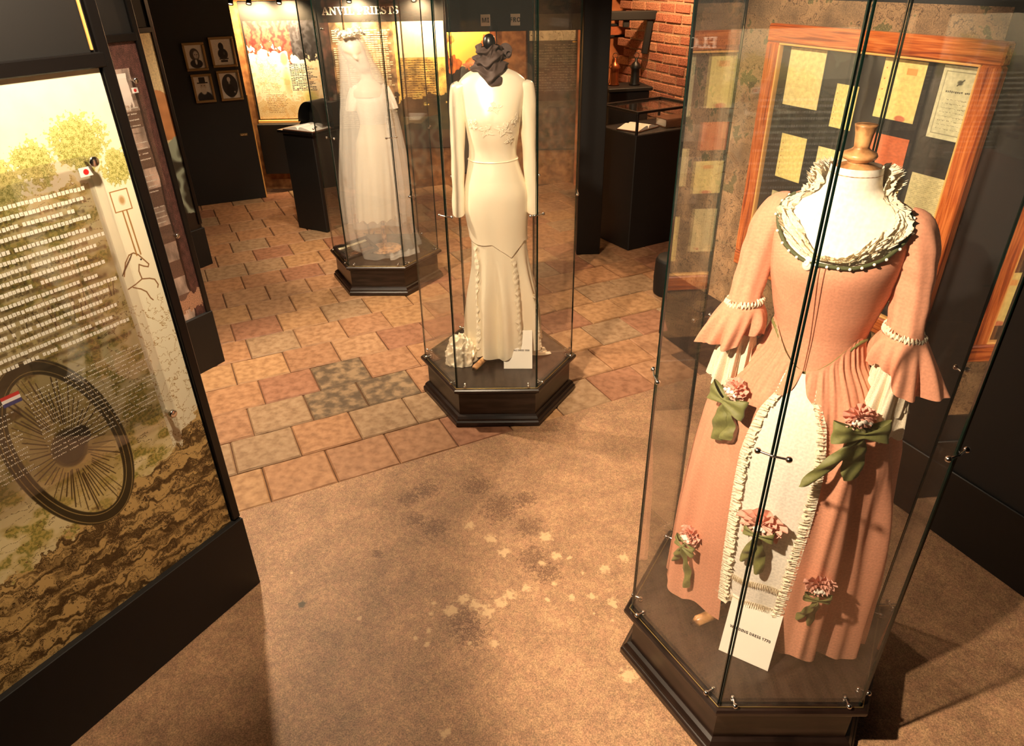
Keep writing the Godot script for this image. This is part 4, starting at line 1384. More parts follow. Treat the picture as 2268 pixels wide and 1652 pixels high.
func gown_pink() -> void:
	var at := Vector3(0.770, PLINTH, -1.542)
	var turn := deg_to_rad(-32.0)
	# the stand
	var fm := thing("dress_form", "cream dress form with a turned wood neck finial and wooden feet inside the pink gown", "mannequin", at, turn)
	var b := MB.new()
	b.grid(64, 40, func(s: float, t: float): return torso_pt(s * TAU, lerpf(1.30, 1.632, t), 0.965), true)
	part(fm, "padded_torso", b.done(), M.calico)
	b = MB.new()
	b.lathe([[0.0, 0.0], [0.054, 0.0], [0.056, 0.004], [0.054, 0.010], [0.036, 0.030], [0.024, 0.036], [0.020, 0.040], [0.034, 0.052], [0.037, 0.062], [0.034, 0.072], [0.020, 0.082], [0.016, 0.090], [0.019, 0.135], [0.023, 0.160], [0.024, 0.166], [0.018, 0.168], [0.0, 0.168]].map(func(q): return [q[0], q[1] * 0.62 + 1.614 - PLINTH]), 32)
	part(fm, "neck_finial", b.done(), M.turned_wood)
	b = MB.new()
	b.lathe([[0.016, 0.05], [0.016, 0.9]], 12)
	part(fm, "pole", b.done(), M.turned_wood)
	for k in 3:
		var an := TAU * k / 3.0 - 0.70
		var dr := Vector3(sin(an), 0, cos(an))
		b = MB.new()
		b.grid(12, 10, func(s: float, t: float):
			var rr := 0.017 * (sqrt(maxf(0.0, 1.0 - pow(maxf(0.0, (t - 0.9) / 0.1), 2.0))) if t > 0.9 else 1.0)
			var p: Vector3 = dr * lerpf(0.0, 0.222 if k else 0.238, t) + Vector3(0, 0.06 - 0.043 * t, 0)
			return p + (dr.cross(Vector3.UP) * cos(s * TAU) + Vector3.UP * sin(s * TAU)) * rr, true)
		part(fm, "foot", b.done(), M.turned_wood)
	# the gown
	var t := thing("pink_gown", "salmon pink gown with lace neckline, flounced sleeves, white petticoat and green bows", "dress", at, turn)
	b = MB.new()
	b.grid(420, 110, func(s: float, q: float):
		var th0: float = s * TAU
		var y0 := lerpf(hem_y(th0), 1.2, q)
		var al := deg_to_rad(prof(OPENING, y0, 1))
		var th := lerpf(al, TAU - al, s)
		var y := lerpf(hem_y(th), waist_y(th) + 0.012, q)
		return skirt_pt(th, y))
	part(t, "overskirt", b.done(), M.linen)
	b = MB.new()
	b.grid(70, 60, func(s: float, q: float):
		var th: float = lerpf(-0.46, 0.46, s)
		var y := lerpf(0.372 + 0.008 * cos(th * 14.0), waist_y(th) + 0.004, q)
		var p := skirt_pt(th, y, 0.975 - 0.05 * smoothstep(0.34, 0.46, absf(th)), 0.0)
		var w := smoothstep(1.1, 0.5, y)
		var r := 1.0 + 0.012 * w * sin(th * 13.0 + y * 3.0) + 0.005 * sin(th * 31.0) * w
		return Vector3(p.x * r, p.y, p.z * r))
	part(t, "petticoat", b.done(), M.petticoat)
	# narrow gathered lace along both edges of the opening, and round the petticoat's foot
	var crumple := noise(301, 30.0, 3)
	for sd in [-1.0, 1.0]:
		b = MB.new()
		b.grid(420, 4, func(s: float, q: float):
			var y := lerpf(1.100, 0.36, s)
			var al: float = deg_to_rad(prof(OPENING, y, 1))
			var w := 0.017 + 0.006 * crumple.get_noise_2d(s * 3.0, sd)
			var th: float = sd * (al + 0.03 - q * w / 0.17)
			var p := skirt_pt(th, y, 1.0, 0.35)
			var nn := Vector3(p.x, 0, p.z).normalized()
			return p + nn * (0.003 + 0.0045 * q * sin(s * 520.0 + q + 5.0 * sin(s * 21.0)) + 0.004 * crumple.get_noise_2d(s * 9.0, q * 0.2)) + Vector3(0, 0.004 * sin(s * 301.0) * q, 0))
		part(t, "lace_edging", b.done(), M.lace)
	for yy in [0.402, 0.490]:
		b = MB.new()
		b.grid(300, 4, func(s: float, q: float):
			var th: float = lerpf(-0.36, 0.36, s)
			var y: float = yy + 0.006 * sin(th * 12.0) - q * 0.022
			var p := skirt_pt(th, y, 0.98, 0.0)
			var nn := Vector3(p.x, 0, p.z).normalized()
			return p + nn * (0.003 + 0.005 * q * sin(s * 260.0 + 3.0 * sin(s * 17.0)) + 0.003 * crumple.get_noise_2d(s * 6.0, q * 0.2)))
		part(t, "lace_flounce", b.done(), M.lace)
	b = MB.new()
	b.grid(120, 60, func(s: float, q: float):
		var th: float = s * TAU
		var y := lerpf(waist_y(th), neck_y(th), q)
		var p := torso_pt(th, y)
		var wr := 1.0 + 0.006 * sin(th * 6.0 + y * 30.0) * exp(-pow((y - 1.24) / 0.04, 2.0)) + 0.004 * sin(y * 60.0 + th * 5.0) * smoothstep(0.4, 1.2, absf(sin(th)))
		return Vector3(p.x * wr, p.y, p.z * wr), true)
	part(t, "bodice", b.done(), M.linen)
	# front closing, piping at neck and waist
	for o in [-0.10, -0.02]:
		b = MB.new()
		var pts := []
		for i in 25:
			var q := i / 24.0
			pts.append(torso_pt(o * (1.0 - q * 0.6), lerpf(1.436, 1.150, q), 1.006))
		b.tube(pts, 0.0011, 6)
		part(t, "front_seam", b.done(), M.linen_dark)
	b = MB.new()
	var wp := []
	for i in 121:
		var th := TAU * i / 120.0
		wp.append(torso_pt(th, waist_y(th), 1.03))
	b.tube(wp, 0.0045, 8, true)
	part(t, "waist_piping", b.done(), M.ribbon)
	b = MB.new()
	var np := []
	for i in 81:
		var th := lerpf(-1.35, 1.35, i / 80.0)
		np.append(torso_pt(th, neck_y(th), 1.045))
	b.tube(np, 0.0048, 8)
	var pip := part(t, "neck_piping", b.done(), M.trim_green)
	b = MB.new()
	b.ball(Vector3.ZERO, Vector3.ONE * 0.0036, 10, 6)
	var pearl := b.done()
	for i in 19:
		var th := lerpf(-1.28, 1.28, i / 18.0)
		var p := torso_pt(th, neck_y(th), 1.045)
		part(pip, "pearl", pearl, M.pearl, p + Vector3(p.x, 0, p.z).normalized() * 0.0055)
	var cp := torso_pt(-0.27, 1.438, 1.03)
	b = MB.new()
	b.ball(Vector3.ZERO, Vector3(0.0125, 0.0165, 0.006), 20, 12)
	var cm := part(t, "cameo_brooch", b.done(), M.cameo, cp, Vector3(-0.25, -0.27, 0))
	b = MB.new()
	b.ball(Vector3(0, 0.001, 0.0045), Vector3(0.006, 0.009, 0.004), 14, 8)
	part(cm, "carved_head", b.done(), M.card)
	# ruffled lace inside the neckline, rising beside the neck
	for lay in 3:
		b = MB.new()
		b.grid(560, 10, func(s: float, q: float):
			var th: float = lerpf(-2.5, 2.5, s)
			var a := absf(th)
			var wid := lerpf(0.016, 0.074, smoothstep(0.10, 0.62, a)) * (1.0 - 0.26 * lay)
			var y0 := neck_y(th) + 0.006
			var rise := smoothstep(0.85, 1.4, a)
			var y := y0 + q * wid * lerpf(0.80, 0.95, rise)
			var p := torso_pt(th, minf(y, 1.625), 0.985)
			var nn := Vector3(p.x, 0, p.z).normalized()
			var cr: float = crumple.get_noise_3d(th * 1.1, q * 0.5, lay * 7.0)
			var lo: float = crumple.get_noise_3d(th * 0.30 + lay * 3.0, q * 0.16, lay * 7.0)
			var wave := sin(s * 150.0 + lay * 2.1 + 5.0 * lo + 6.0 * sin(s * 23.0)) * 0.30 + lo * 1.7 + cr * 0.35
			var lift := lerpf(0.006, 0.026, rise) + lay * 0.005
			return p + nn * (0.002 + q * lift + wave * (0.003 + 0.007 * q)) + Vector3(0, wave * 0.006 * q, 0))
		part(t, "lace_ruffle", b.done(), M.lace)
	for sd in [-1.0, 1.0]:
		pink_sleeve(t, sd)
	# bows and flowers: angle, height, scale, tails [sideways, length], flower
	bow(t, -0.707, 1.042, 1.0, [[-0.10, 0.125], [0.22, 0.105]], 0.036, 0.020)
	bow(t, 0.666, 1.060, 1.05, [[-0.72, 0.150], [0.05, 0.130]], 0.038, 0.020)
	bow(t, -0.036, 0.718, 0.62, [[-0.22, 0.140], [0.12, 0.160]], 0.062, 0.004)
	bow(t, -0.774, 0.515, 0.62, [[-0.50, 0.120], [0.10, 0.170]], 0.036, 0.022)
	bow(t, 0.538, 0.554, 0.55, [[-0.10, 0.150], [0.12, 0.160]], 0.040, 0.022)

func pink_sleeve(t: Node3D, sd: float) -> void:
	var keys := [[0.0, 0.118, 1.515, 0.0, 0.040], [0.12, 0.140, 1.505, 0.002, 0.046], [0.3, 0.158, 1.462, 0.006, 0.047], [0.6, 0.172, 1.385, 0.016, 0.042], [0.85, 0.180, 1.315, 0.034, 0.038], [1.0, 0.182, 1.270, 0.046, 0.041]]
	var pt := func(q: float) -> Vector3: return Vector3(prof(keys, q, 1) * sd, prof(keys, q, 2) - PLINTH, prof(keys, q, 3))
	var b := MB.new()
	b.grid(48, 40, func(s: float, q: float):
		var c: Vector3 = pt.call(q)
		var d: Vector3 = (pt.call(minf(q + 0.03, 1.0)) - pt.call(maxf(q - 0.03, 0.0))).normalized()
		var u := d.cross(Vector3.BACK).normalized()
		var w := d.cross(u)
		var r := prof(keys, q, 4) * (1.0 + 0.05 * sin(s * TAU * 3.0 + q * 3.0) + 0.03 * sin(q * 26.0 + s * TAU * 2.0) * smoothstep(0.15, 0.5, q) + 0.05 * sin(s * TAU * 7.0 + q * 2.0) * smoothstep(0.0, 0.4, q))
		return c + (u * cos(s * TAU) + w * sin(s * TAU)) * r, true)
	var sl := part(t, "sleeve", b.done(), M.linen)
	var e: Vector3 = pt.call(1.0) + Vector3(0, 0.012, -0.002)
	# gathered trim at the elbow
	b = MB.new()
	b.grid(320, 6, func(s: float, q: float):
		var an: float = s * TAU
		var r := 0.042 + 0.006 * sin(q * PI) + 0.0035 * sin(s * 240.0 + q * 3.0) * q
		return e + Vector3(sin(an) * r, (q - 0.5) * 0.016 + 0.004 * sin(s * 197.0) + sin(an) * sd * -0.008, cos(an) * r), true)
	part(sl, "elbow_frill", b.done(), M.lace)
	# pink flounce, longer and wider on the outside
	b = MB.new()
	b.grid(200, 24, func(s: float, q: float):
		var an: float = s * TAU
		var outw := 0.5 + 0.5 * sin(an) * sd
		var r := lerpf(0.043, 0.064, pow(q, 0.6)) + 0.008 * sin(q * PI) + (0.030 if sd > 0.0 else 0.012) * q * q * outw + q * 0.015 * sin(an * 6.0 + 0.7) + q * 0.008 * sin(an * 13.0 + q * 2.0)
		var len := 0.088 + 0.045 * outw - 0.030 * maxf(0.0, cos(an)) * (1.0 - outw) + 0.014 * sin(an * 3.0 + 1.0)
		return e + Vector3(sin(an) * r * 1.05 + sd * 0.016 * q, -len * q - 0.004, cos(an) * r), true)
	part(sl, "flounce", b.done(), M.linen)
	# lace falls hanging from the flounce
	for lay in 2:
		b = MB.new()
		b.grid(130, 20, func(s: float, q: float):
			var an: float = s * TAU
			var r := lerpf(0.036, 0.046 - 0.006 * lay, q) + q * 0.014 * sin(an * 7.0 + lay * 1.3) + 0.005 * sin(an * 19.0 + q * 6.0) * q
			var len := 0.232 - 0.05 * lay + 0.028 * sin(an * 2.0 + 0.5 + lay)
			return e + Vector3(sin(an) * r + sd * 0.004 * q, -len * q - 0.01 + 0.004 * sin(an * 23.0) * q, cos(an) * r + 0.006 * q), true)
		part(sl, "lace_fall", b.done(), M.lace)

func bow(t: Node3D, th: float, y: float, k: float, tails: Array, fr: float, above: float) -> void:
	var p := skirt_pt(th, y, 1.0, 1.0)
	var q0 := skirt_pt(th, y - 0.05, 1.0, 0.3)
	var q1 := skirt_pt(th + 0.1, y, 1.0, 0.0)
	var q2 := skirt_pt(th - 0.1, y, 1.0, 0.0)
	var ex := (q1 - q2).normalized()
	var ey := (p - q0).normalized()
	ey = (ey - ex * ey.dot(ex)).normalized()
	var ez := ex.cross(ey).normalized()
	var bs := Node3D.new()
	bs.name = "bow"
	t.add_child(bs, true)
	bs.position = p + ez * 0.012
	bs.basis = Basis(ex, ey, ez)
	# crumpled flower above the knot
	var b := MB.new()
	for lay in 3:
		b.grid(72, 6, func(s: float, q: float):
			var an: float = s * TAU
			var r := q * fr * (1.0 - 0.2 * lay) * (1.0 + 0.10 * sin(an * 5.0 + lay * 1.9) + 0.05 * sin(an * 13.0))
			return Vector3(cos(an) * r, sin(an) * r * 0.85 + above + 0.012, 0.001 + 0.006 * lay + q * q * 0.010 * (0.5 + lay * 0.4) + q * 0.006 * sin(an * 13.0 + lay * 2.0)))
	part(bs, "flower", b.done(), M.flower)
	b = MB.new()
	for i in 7:
		b.ball(Vector3(-0.018 + 0.006 * i, above * 0.7 + 0.010 + 0.003 * sin(i * 2.0), 0.022 + 0.003 * cos(i * 3.0)) * Vector3(k, 1, 1), Vector3(0.006, 0.005, 0.005), 8, 6)
	part(bs, "white_rosette", b.done(), M.card)
	for sd in [-1.0, 1.0]:
		b = MB.new()
		b.grid(26, 8, func(s: float, q: float):
			var a: float = s * PI
			var x: float = sd * 0.064 * k * pow(sin(a), 0.8)
			var hh: float = k * (0.007 + 0.020 * pow(sin(a), 0.9))
			var z := 0.026 + 0.016 * cos(a) * k + 0.003 * sin(q * 9.0 + s * 5.0)
			return Vector3(x, (q - 0.5) * 2.0 * hh + 0.006 * sin(a) * k - absf(x) * 0.05, z))
		part(bs, "ribbon_loop", b.done(), M.ribbon)
	b = MB.new()
	b.ball(Vector3(0, 0, 0.030), Vector3(0.009, 0.012, 0.011) * k, 14, 10)
	part(bs, "knot", b.done(), M.ribbon)
	var j := 0
	for tl in tails:
		b = MB.new()
		b.grid(24, 8, func(s: float, q: float):
			var wd := k * (0.006 + 0.030 * sin(clampf(s * 1.25, 0.0, 1.0) * PI * 0.62)) * (1.0 - 0.25 * smoothstep(0.85, 1.0, s))
			var c := Vector3(tl[0] * s * tl[1] * 0.9, -s * tl[1], 0.024 - 0.016 * s + 0.006 * sin(s * 5.0 + j * 1.5))
			var side := (q - 0.5) * 2.0
			return c + Vector3(side * wd * 0.72, side * 0.006 * s, 0.010 * (1.0 - side * side) + 0.003 * sin(s * 16.0 + side * 2.0)))
		part(bs, "ribbon_tail", b.done(), M.ribbon)
		j += 1

# ---------------------------------------------------------------- the ivory satin dress
const SATIN := [[0.245, 0.039, 0.186, 0.136], [0.35, 0.038, 0.176, 0.132], [0.58, 0.035, 0.162, 0.128], [0.75, 0.027, 0.142, 0.120], [0.89, 0.018, 0.137, 0.118], [1.03, 0.012, 0.150, 0.126], [1.11, 0.013, 0.148, 0.126], [1.20, 0.006, 0.126, 0.108], [1.265, 0.002, 0.112, 0.094], [1.31, 0.003, 0.110, 0.094], [1.37, 0.005, 0.118, 0.110], [1.44, 0.006, 0.128, 0.122], [1.50, 0.007, 0.138, 0.114], [1.555, 0.008, 0.150, 0.094], [1.595, 0.008, 0.146, 0.078], [1.625, 0.006, 0.112, 0.066], [1.650, 0.003, 0.060, 0.052], [1.70, 0.0, 0.050, 0.050]]

func satin_pt(th: float, y: float, grow := 1.0, folds := 1.0) -> Vector3:
	var k := smoothstep(0.92, 0.40, y)
	var big := sin(th * 8.0 + 0.5) * 0.55 + sin(th * 13.0 + 1.9 + y) * 0.45
	var f := folds * (k * 0.24 * big + 0.012 * smoothstep(1.2, 1.0, y) * sin(th * 6.0 + y * 9.0))
	f += 0.010 * folds * exp(-pow((y - 1.30) / 0.05, 2.0)) * sin(th * 11.0 + y * 40.0)
	var r := (1.0 + f) * grow
	var z := cos(th) * prof(SATIN, y, 3) * r
	if z < 0.0 and y > 1.2:
		z *= 0.9
	elif y > 1.35:
		z *= 1.0 + 0.07 * exp(-pow((y - 1.44) / 0.05, 2.0)) * absf(sin(th * 2.0))
	return Vector3(prof(SATIN, y, 1) + sin(th) * prof(SATIN, y, 2) * r, y - PLINTH, z)

func gown_satin() -> void:
	var at := Vector3(-0.0723, PLINTH, -3.275)
	var turn := deg_to_rad(4.0)
	var fm := thing("dress_form", "black dress form with a round knob on its neck inside the ivory satin dress", "mannequin", at, turn)
	var b := MB.new()
	b.lathe([[0.0, 1.40], [0.052, 1.40], [0.050, 1.47], [0.044, 1.475], [0.022, 1.480], [0.020, 1.50], [0.018, 1.505], [0.026, 1.512], [0.028, 1.525], [0.024, 1.545], [0.014, 1.556], [0.0, 1.560]], 28)
	part(fm, "neck_knob", b.done(), M.black_gloss)
	b = MB.new()
	b.lathe([[0.017, 0.0], [0.016, 1.38]], 12)
	part(fm, "pole", b.done(), M.turned_wood)
	b = MB.new()
	b.grid(12, 10, func(s: float, q: float):
		var dr := Vector3(-0.62, 0, 0.78)
		var rr := 0.016 * (sqrt(maxf(0.0, 1.0 - pow((q - 0.88) / 0.12, 2.0))) if q > 0.88 else 1.0)
		return dr * 0.235 * q + Vector3(0, 0.05 - 0.033 * q, 0) + (dr.cross(Vector3.UP) * cos(s * TAU) + Vector3.UP * sin(s * TAU)) * rr, true)
	part(fm, "foot", b.done(), M.turned_wood)
	var t := thing("satin_dress", "ivory satin wedding dress with long sleeves, lace godets and a crumpled train", "dress", at, turn)
	b = MB.new()
	b.grid(180, 100, func(s: float, q: float):
		var th: float = s * TAU
		var low := 0.262 + 0.012 * sin(th * 8.0 + 0.5) + 0.02 * smoothstep(-0.2, 0.6, sin(th))
		return satin_pt(th, lerpf(low, 0.90, q)), true)
	part(t, "skirt", b.done(), M.satin)
	# hip panel whose hem dips to a point in front
	b = MB.new()
	b.grid(140, 40, func(s: float, q: float):
		var th: float = s * TAU
		var a := wrapf(th - 0.34, -PI, PI)
		var low := 0.885 - 0.085 * maxf(0.0, 1.0 - absf(a) / 0.62) + 0.012 * cos(a * 3.0)
		return satin_pt(th, lerpf(low, 1.262, q), 1.045 - 0.03 * q, 0.5), true)
	part(t, "hip_panel", b.done(), M.satin)
	b = MB.new()
	b.grid(140, 56, func(s: float, q: float):
		var th: float = s * TAU
		var a := absf(wrapf(th, -PI, PI))
		var up := 1.632 + 0.010 * smoothstep(0.2, 1.0, a)
		return satin_pt(th, lerpf(1.258, up, q)), true)
	part(t, "bodice", b.done(), M.satin)
	b = MB.new()
	var wp := []
	for i in 61:
		wp.append(satin_pt(TAU * i / 60.0, 1.260, 1.012))
	b.tube(wp, 0.0035, 6, true)
	part(t, "waist_seam", b.done(), M.satin)
	# lace appliques on the breast
	for q in [[-0.30, 1.405, 0.030], [0.34, 1.41, 0.034], [-0.85, 1.43, 0.028], [0.85, 1.44, 0.03], [0.02, 1.50, 0.024], [0.62, 1.36, 0.024]]:
		b = MB.new()
		b.grid(40, 6, func(s: float, r: float):
			var an: float = s * TAU
			var rad: float = q[2] * r * (1.0 + 0.30 * sin(an * 4.0 + q[0] * 9.0) + 0.16 * sin(an * 9.0) + 0.1 * sin(an * 23.0))
			var p := satin_pt(q[0] + cos(an) * rad / 0.13, q[1] + sin(an) * rad * 0.8, 1.0, 0.0)
			return p + Vector3(p.x, 0, p.z).normalized() * (0.0025 + 0.0012 * sin(r * 24.0 + an * 7.0)))
		part(t, "lace_applique", b.done(), M.satin_lace)
	# lace strips falling from the hip panel
	for q in [[-1.02, 0.87, 0.30], [0.40, 0.80, 0.27], [0.95, 0.60, 0.28]]:
		b = MB.new()
		b.grid(220, 8, func(s: float, r: float):
			var y := lerpf(q[1], q[2], s)
			var th: float = q[0] + (r - 0.5) * (0.16 + 0.07 * sin(s * 47.0 + 2.0 * sin(s * 19.0))) + 0.03 * sin(s * 9.0)
			var p := satin_pt(th, y, 1.0, 1.0)
			return p + Vector3(p.x, 0, p.z).normalized() * (0.0065 + 0.0016 * sin(s * 170.0 + r * 11.0) * sin(r * 9.0 + s * 60.0)))
		part(t, "lace_godet", b.done(), M.satin_lace)
	for sd in [-1.0, 1.0]:
		var keys := [[0.0, 0.112, 1.585, 0.0, 0.040], [0.08, 0.138, 1.572, 0.0, 0.044], [0.2, 0.154, 1.51, 0.002, 0.040], [0.5, 0.163, 1.34, 0.008, 0.033], [0.8, 0.171, 1.14, 0.022, 0.029], [1.0, 0.177, 1.022, 0.030, 0.031]]
		b = MB.new()
		b.grid(40, 60, func(s: float, q: float):
			var c := Vector3(prof(keys, q, 1) * sd + 0.006, prof(keys, q, 2) - PLINTH, prof(keys, q, 3))
			if q > 0.98:
				c.y -= 0.018 * sin(s * TAU)
			var rr := prof(keys, q, 4) * (1.0 + 0.06 * sin(q * 30.0 + s * TAU * 2.0) * q + 0.04 * sin(s * TAU * 3.0 + q * 7.0))
			var lean := Vector3(1, 0.28 * sd * (1.0 - smoothstep(0.0, 0.25, q)), 0)
			return c + lean * cos(s * TAU) * rr + Vector3(0, 0, 1) * sin(s * TAU) * rr, true, true)
		part(t, "sleeve", b.done(), M.satin)
	# the train: a crumpled heap on one side, a flat corner on the other
	var nz := noise(201, 6.0, 3)
	b = MB.new()
	b.grid(70, 40, func(s: float, q: float):
		var an: float = s * TAU
		var el: float = q * PI * 0.5
		var d := Vector3(cos(el) * sin(an), sin(el), cos(el) * cos(an))
		var r := 0.96 + 0.22 * (0.5 - absf(nz.get_noise_3dv(d * 0.26)) * 2.2) + 0.16 * nz.get_noise_3dv(d * 0.12 + Vector3.ONE * 0.4) + 0.05 * nz.get_noise_3dv(d * 0.7)
		return Vector3(-0.200, 0.002, 0.045) + d * Vector3(0.085, 0.150, 0.075) * r, true)
	part(t, "train_heap", b.done(), M.satin)
	b = MB.new()
	b.grid(20, 20, func(s: float, q: float):
		var p: Vector3 = Vector3(0.13, 0, 0.10).lerp(Vector3(0.285, 0, 0.03), s).lerp(Vector3(0.13, 0, -0.08).lerp(Vector3(0.22, 0, -0.12), s), q)
		return p + Vector3(0, 0.006 + 0.10 * pow(1.0 - s, 2.0) * (0.5 + 0.5 * sin(q * 7.0)) + 0.006 * sin(q * 17.0), 0), false, true)
	part(t, "train_corner", b.done(), M.satin)
	# scarf wound round the neck
	var sc := thing("brown_scarf", "crumpled dark brown scarf wound round the satin dress's neck", "scarf", at + Vector3(0, 1.375, 0), turn)
	b = MB.new()
	b.grid(150, 60, func(s: float, q: float):
		var an: float = s * TAU
		var fr := pow(maxf(0.0, cos(an - 0.1)), 4.0)
		var y := lerpf(0.138 + 0.008 * sin(an * 3.0), 0.040 - 0.052 * fr, q)
		var swirl := q * 17.0 + 1.6 * sin(an + 0.7) + 0.8 * sin(an * 2.0)
		var r := lerpf(0.044, 0.070, pow(q, 0.7)) + 0.009 * sin(swirl) + 0.004 * sin(swirl * 1.7 + an * 3.0) + 0.003 * sin(an * 11.0 + q * 9.0)
		return Vector3(sin(an) * r * (1.0 + 0.10 * q), y + 0.004 * sin(an * 7.0), cos(an) * r + 0.034 * fr * q), true, true)
	part(sc, "wrap", b.done(), M.scarf)
	b = MB.new()
	b.grid(40, 20, func(s: float, q: float):
		var an: float = s * TAU
		var r := 0.010 + 0.016 * sin(q * PI) * (1.0 + 0.3 * sin(an * 3.0 + q * 8.0))
		return Vector3(0.060 + 0.022 * q + cos(an) * r, 0.125 - 0.02 * q + sin(an) * r, -0.02 + 0.02 * q), true)
	part(sc, "knot", b.done(), M.scarf)

# ---------------------------------------------------------------- the veiled dress
const BRIDE := [[0.45, -0.040, 0.140, 0.125], [0.60, -0.030, 0.138, 0.122], [0.80, -0.015, 0.132, 0.116], [1.00, 0.0, 0.118, 0.106], [1.08, 0.008, 0.096, 0.088], [1.13, 0.012, 0.088, 0.080], [1.20, 0.014, 0.100, 0.094], [1.27, 0.014, 0.112, 0.104], [1.32, 0.014, 0.120, 0.088], [1.355, 0.014, 0.112, 0.070], [1.385, 0.010, 0.070, 0.056], [1.41, 0.004, 0.044, 0.046]]

func bride_pt(th: float, y: float, grow := 1.0) -> Vector3:
	var f := smoothstep(1.1, 0.6, y) * 0.05 * (sin(th * 10.0) * 0.6 + sin(th * 17.0 + 1.0) * 0.4)
	var r := (1.0 + f) * grow
	return Vector3(prof(BRIDE, y, 1) + sin(th) * prof(BRIDE, y, 2) * r, y - PLINTH, cos(th) * prof(BRIDE, y, 3) * r)

func gown_veiled() -> void:
	var at := Vector3(-0.930, PLINTH, -4.949)
	var turn := deg_to_rad(12.0)
	var fm := thing("mannequin", "pale mannequin with a tilted head under the long veil", "mannequin", at, turn)
	var b := MB.new()
	b.grid(40, 44, func(s: float, q: float):
		var an: float = s * TAU
		var y := lerpf(1.30, 1.665, q)
		var rx := prof([[1.30, 0.115], [1.34, 0.108], [1.375, 0.070], [1.40, 0.044], [1.44, 0.042], [1.475, 0.052], [1.52, 0.068], [1.57, 0.077], [1.615, 0.070], [1.65, 0.042], [1.665, 0.002]], y, 1)
		var rz := rx * (1.18 if y > 1.46 else 0.9)
		var lean := -0.075 * smoothstep(1.40, 1.60, y)
		var z := cos(an) * rz + 0.02 * smoothstep(1.40, 1.55, y)
		if y > 1.46 and cos(an) > 0.0:
			z += 0.016 * exp(-pow(an if an < PI else an - TAU, 2.0) / 0.03) * exp(-pow((y - 1.535) / 0.018, 2.0))
			z += 0.008 * exp(-pow((y - 1.478) / 0.014, 2.0)) * cos(an)
			z -= 0.008 * exp(-pow((y - 1.558) / 0.012, 2.0)) * absf(sin(an * 2.0))
		return Vector3(0.006 + lean + sin(an) * rx, y - PLINTH, z), true)
	part(fm, "head_and_neck", b.done(), M.skin_form)
	b = MB.new()
	b.lathe([[0.017, 0.0], [0.016, 1.1]], 12)
	part(fm, "pole", b.done(), M.turned_wood)
	b = MB.new()
	b.lathe([[0.0, 0.0], [0.12, 0.0], [0.12, 0.012], [0.03, 0.022], [0.0, 0.022]], 24)
	part(fm, "stand_foot", b.done(), M.turned_wood)
	var t := thing("bridal_dress", "white lace bridal dress with short sleeves and scalloped hem under the veil", "dress", at, turn)
	b = MB.new()
	b.grid(120, 80, func(s: float, q: float):
		var th: float = s * TAU
		return bride_pt(th, lerpf(0.455 + 0.022 * absf(sin(th * 6.0)), 1.13, q)), true)
	part(t, "skirt", b.done(), M.lace)
	b = MB.new()
	b.grid(90, 40, func(s: float, q: float):
		var th: float = s * TAU
		return bride_pt(th, lerpf(1.125, 1.325 + 0.045 * smoothstep(0.3, 1.1, absf(wrapf(th, -PI, PI))), q), 1.02), true)
	part(t, "bodice", b.done(), M.petticoat)
	for sd in [-1.0, 1.0]:
		b = MB.new()
		b.grid(36, 24, func(s: float, q: float):
			var c := Vector3(0.014 + sd * lerpf(0.085, 0.135, q), lerpf(1.335, 1.215, q) - PLINTH, 0.004 + 0.01 * q)
			var r := 0.040 + 0.006 * sin(q * PI) + 0.003 * sin(s * TAU * 6.0)
			return c + Vector3(1, sd * 0.5 * (1.0 - q), 0) * cos(s * TAU) * r + Vector3(0, 0, 1) * sin(s * TAU) * r, true, true)
		part(t, "sleeve", b.done(), M.petticoat)
	# wreath of white flowers
	var wr := thing("flower_wreath", "wreath of small white flowers crowning the veil", "wreath", at + Basis(Vector3.UP, turn) * Vector3(-0.072, 1.676 - PLINTH, 0.014), turn)
	b = MB.new()
	for lay in 3:
		b.grid(30, 4, func(s: float, q: float):
			var an: float = s * TAU
			var r := q * 0.024 * (1.0 - 0.22 * lay) * (0.8 + 0.25 * absf(sin(an * 2.5 + lay)))
			return Vector3(cos(an) * r, q * q * 0.010 + lay * 0.004, sin(an) * r))
	var fl := b.done()
	for i in 16:
		var an := TAU * i / 16.0
		var p := Vector3(sin(an) * 0.078, 0.004 + 0.010 * sin(an * 3.0), cos(an) * 0.084)
		var f := part(wr, "flower", fl, M.card, p)
		f.rotation = Vector3(cos(an) * 0.9, 0, -sin(an) * 0.9)
	# veil in two layers down to the plinth
	var vt := thing("bridal_veil", "long sheer white tulle veil falling from the wreath to the plinth", "veil", at, turn)
	for lay in 2:
		b = MB.new()
		b.grid(150, 70, func(s: float, q: float):
			var an: float = s * TAU
			var y := lerpf(0.235 + 0.22 * lay, 1.690, q) + 0.012 * sin(an * 5.0 + lay) * (1.0 - q)
			var k: float = 1.0 - q
			var cx := prof([[0.23, 0.0], [0.4, -0.035], [0.75, -0.025], [1.2, -0.015], [1.4, -0.03], [1.6, -0.066], [1.69, -0.072]], y, 1)
			var rx := prof([[0.23, 0.255], [0.4, 0.245], [0.75, 0.238], [1.2, 0.186], [1.4, 0.145], [1.55, 0.105], [1.62, 0.092], [1.67, 0.070], [1.69, 0.004]], y, 1)
			var f := 1.0 + (0.06 * sin(an * 9.0 + lay * 1.7) + 0.035 * sin(an * 17.0 + 2.0 * lay)) * smoothstep(0.05, 0.6, k)
			rx *= f * (1.0 - 0.06 * lay)
			return Vector3(cx + sin(an) * rx, y - PLINTH, 0.012 + cos(an) * rx * 0.88), true)
		part(vt, "tulle_layer", b.done(), M.tulle)
	b = MB.new()
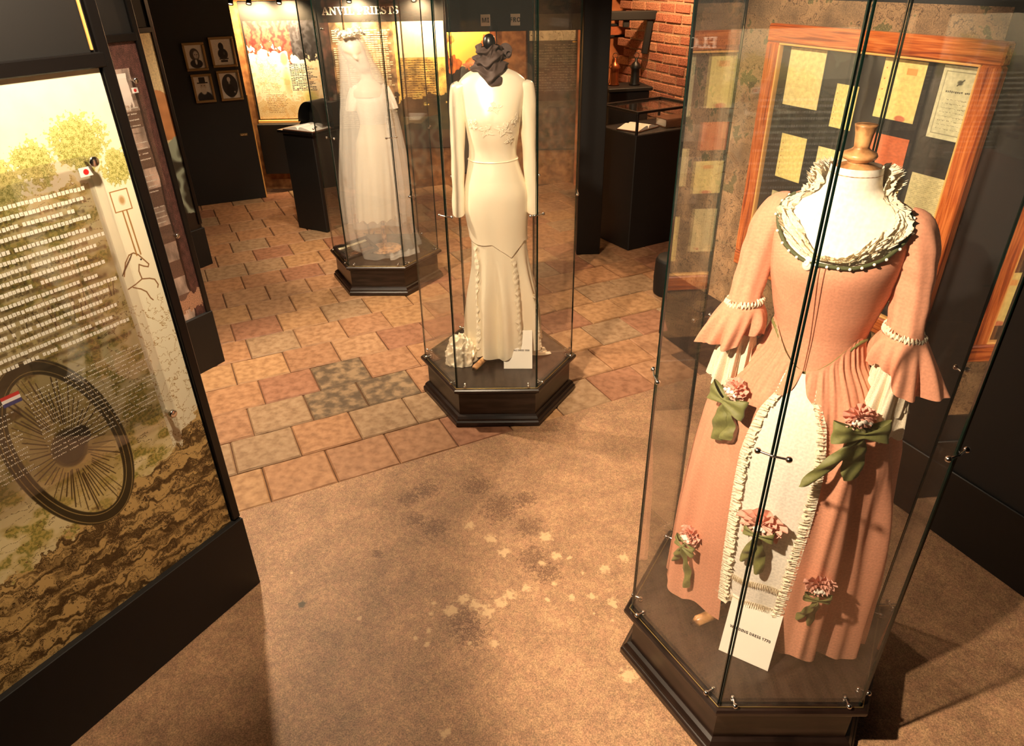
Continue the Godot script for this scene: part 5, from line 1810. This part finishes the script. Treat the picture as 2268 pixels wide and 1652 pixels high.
	b.grid(60, 12, func(s: float, q: float):
		var x: float = lerpf(0.02, 0.24, s)
		return Vector3(x, 0.010 + 0.035 * sin(q * PI) * (0.6 + 0.4 * sin(s * 22.0)), lerpf(0.17, 0.27, q) + 0.012 * sin(s * 13.0) - 0.10 * s), false, true)
	part(vt, "gathered_edge", b.done(), M.tulle)

# ---------------------------------------------------------------- cards and small things on the plinths
func cards() -> void:
	var turn := deg_to_rad(-32.0)
	show_card(Vector3(0.770, PLINTH, -1.542) + Basis(Vector3.UP, turn) * Vector3(0.022, 0, 0.216), turn, 0.146, 0.190, "white card standing before the pink gown", "WEDDING DRESS 1770")
	show_card(Vector3(0.032, PLINTH, -3.118), -0.03, 0.148, 0.200, "white card standing before the ivory satin dress", "WEDDING DRESS 1930")
	var t := thing("lying_frame", "dark framed photograph lying slanted on the veiled dress's plinth", "picture", Vector3(-1.115, PLINTH + 0.002, -4.80), 0.85)
	t.rotation.x = 0.0
	var inner := Node3D.new()
	inner.name = "tilted_frame"
	t.add_child(inner)
	inner.rotation = Vector3(-1.15, 0, 0)
	inner.position = Vector3(0, 0.055, 0)
	for s in [-1.0, 1.0]:
		part(inner, "frame_rail", boxm(Vector3(0.30, 0.022, 0.020), 0.004), M.plinth, Vector3(0, s * 0.069, 0.01))
		part(inner, "frame_rail", boxm(Vector3(0.022, 0.116, 0.020), 0.004), M.plinth, Vector3(s * 0.139, 0, 0.01))
	part(inner, "picture", platem(0.26, 0.12, 0.006), tex_mat(sketch_print(), 0.15))

func show_card(at: Vector3, turn: float, w: float, h: float, label: String, text: String) -> void:
	var t := thing("show_card", label, "card", at, turn)
	var lean := -0.35
	var o := part(t, "card_face", boxm(Vector3(w, h, 0.0022), 0.0004), M.card, Vector3(0, cos(lean) * h / 2.0 + 0.001, sin(lean) * h / 2.0), Vector3(lean, 0, 0))
	letters(o, text, 0.0085, M.ink, Vector3(0, -0.004, 0.0013), false)
	part(t, "strut", boxm(Vector3(0.03, h * 0.66, 0.0016)), M.card, Vector3(0, h * 0.32, -h * 0.20), Vector3(-0.12, 0, 0))
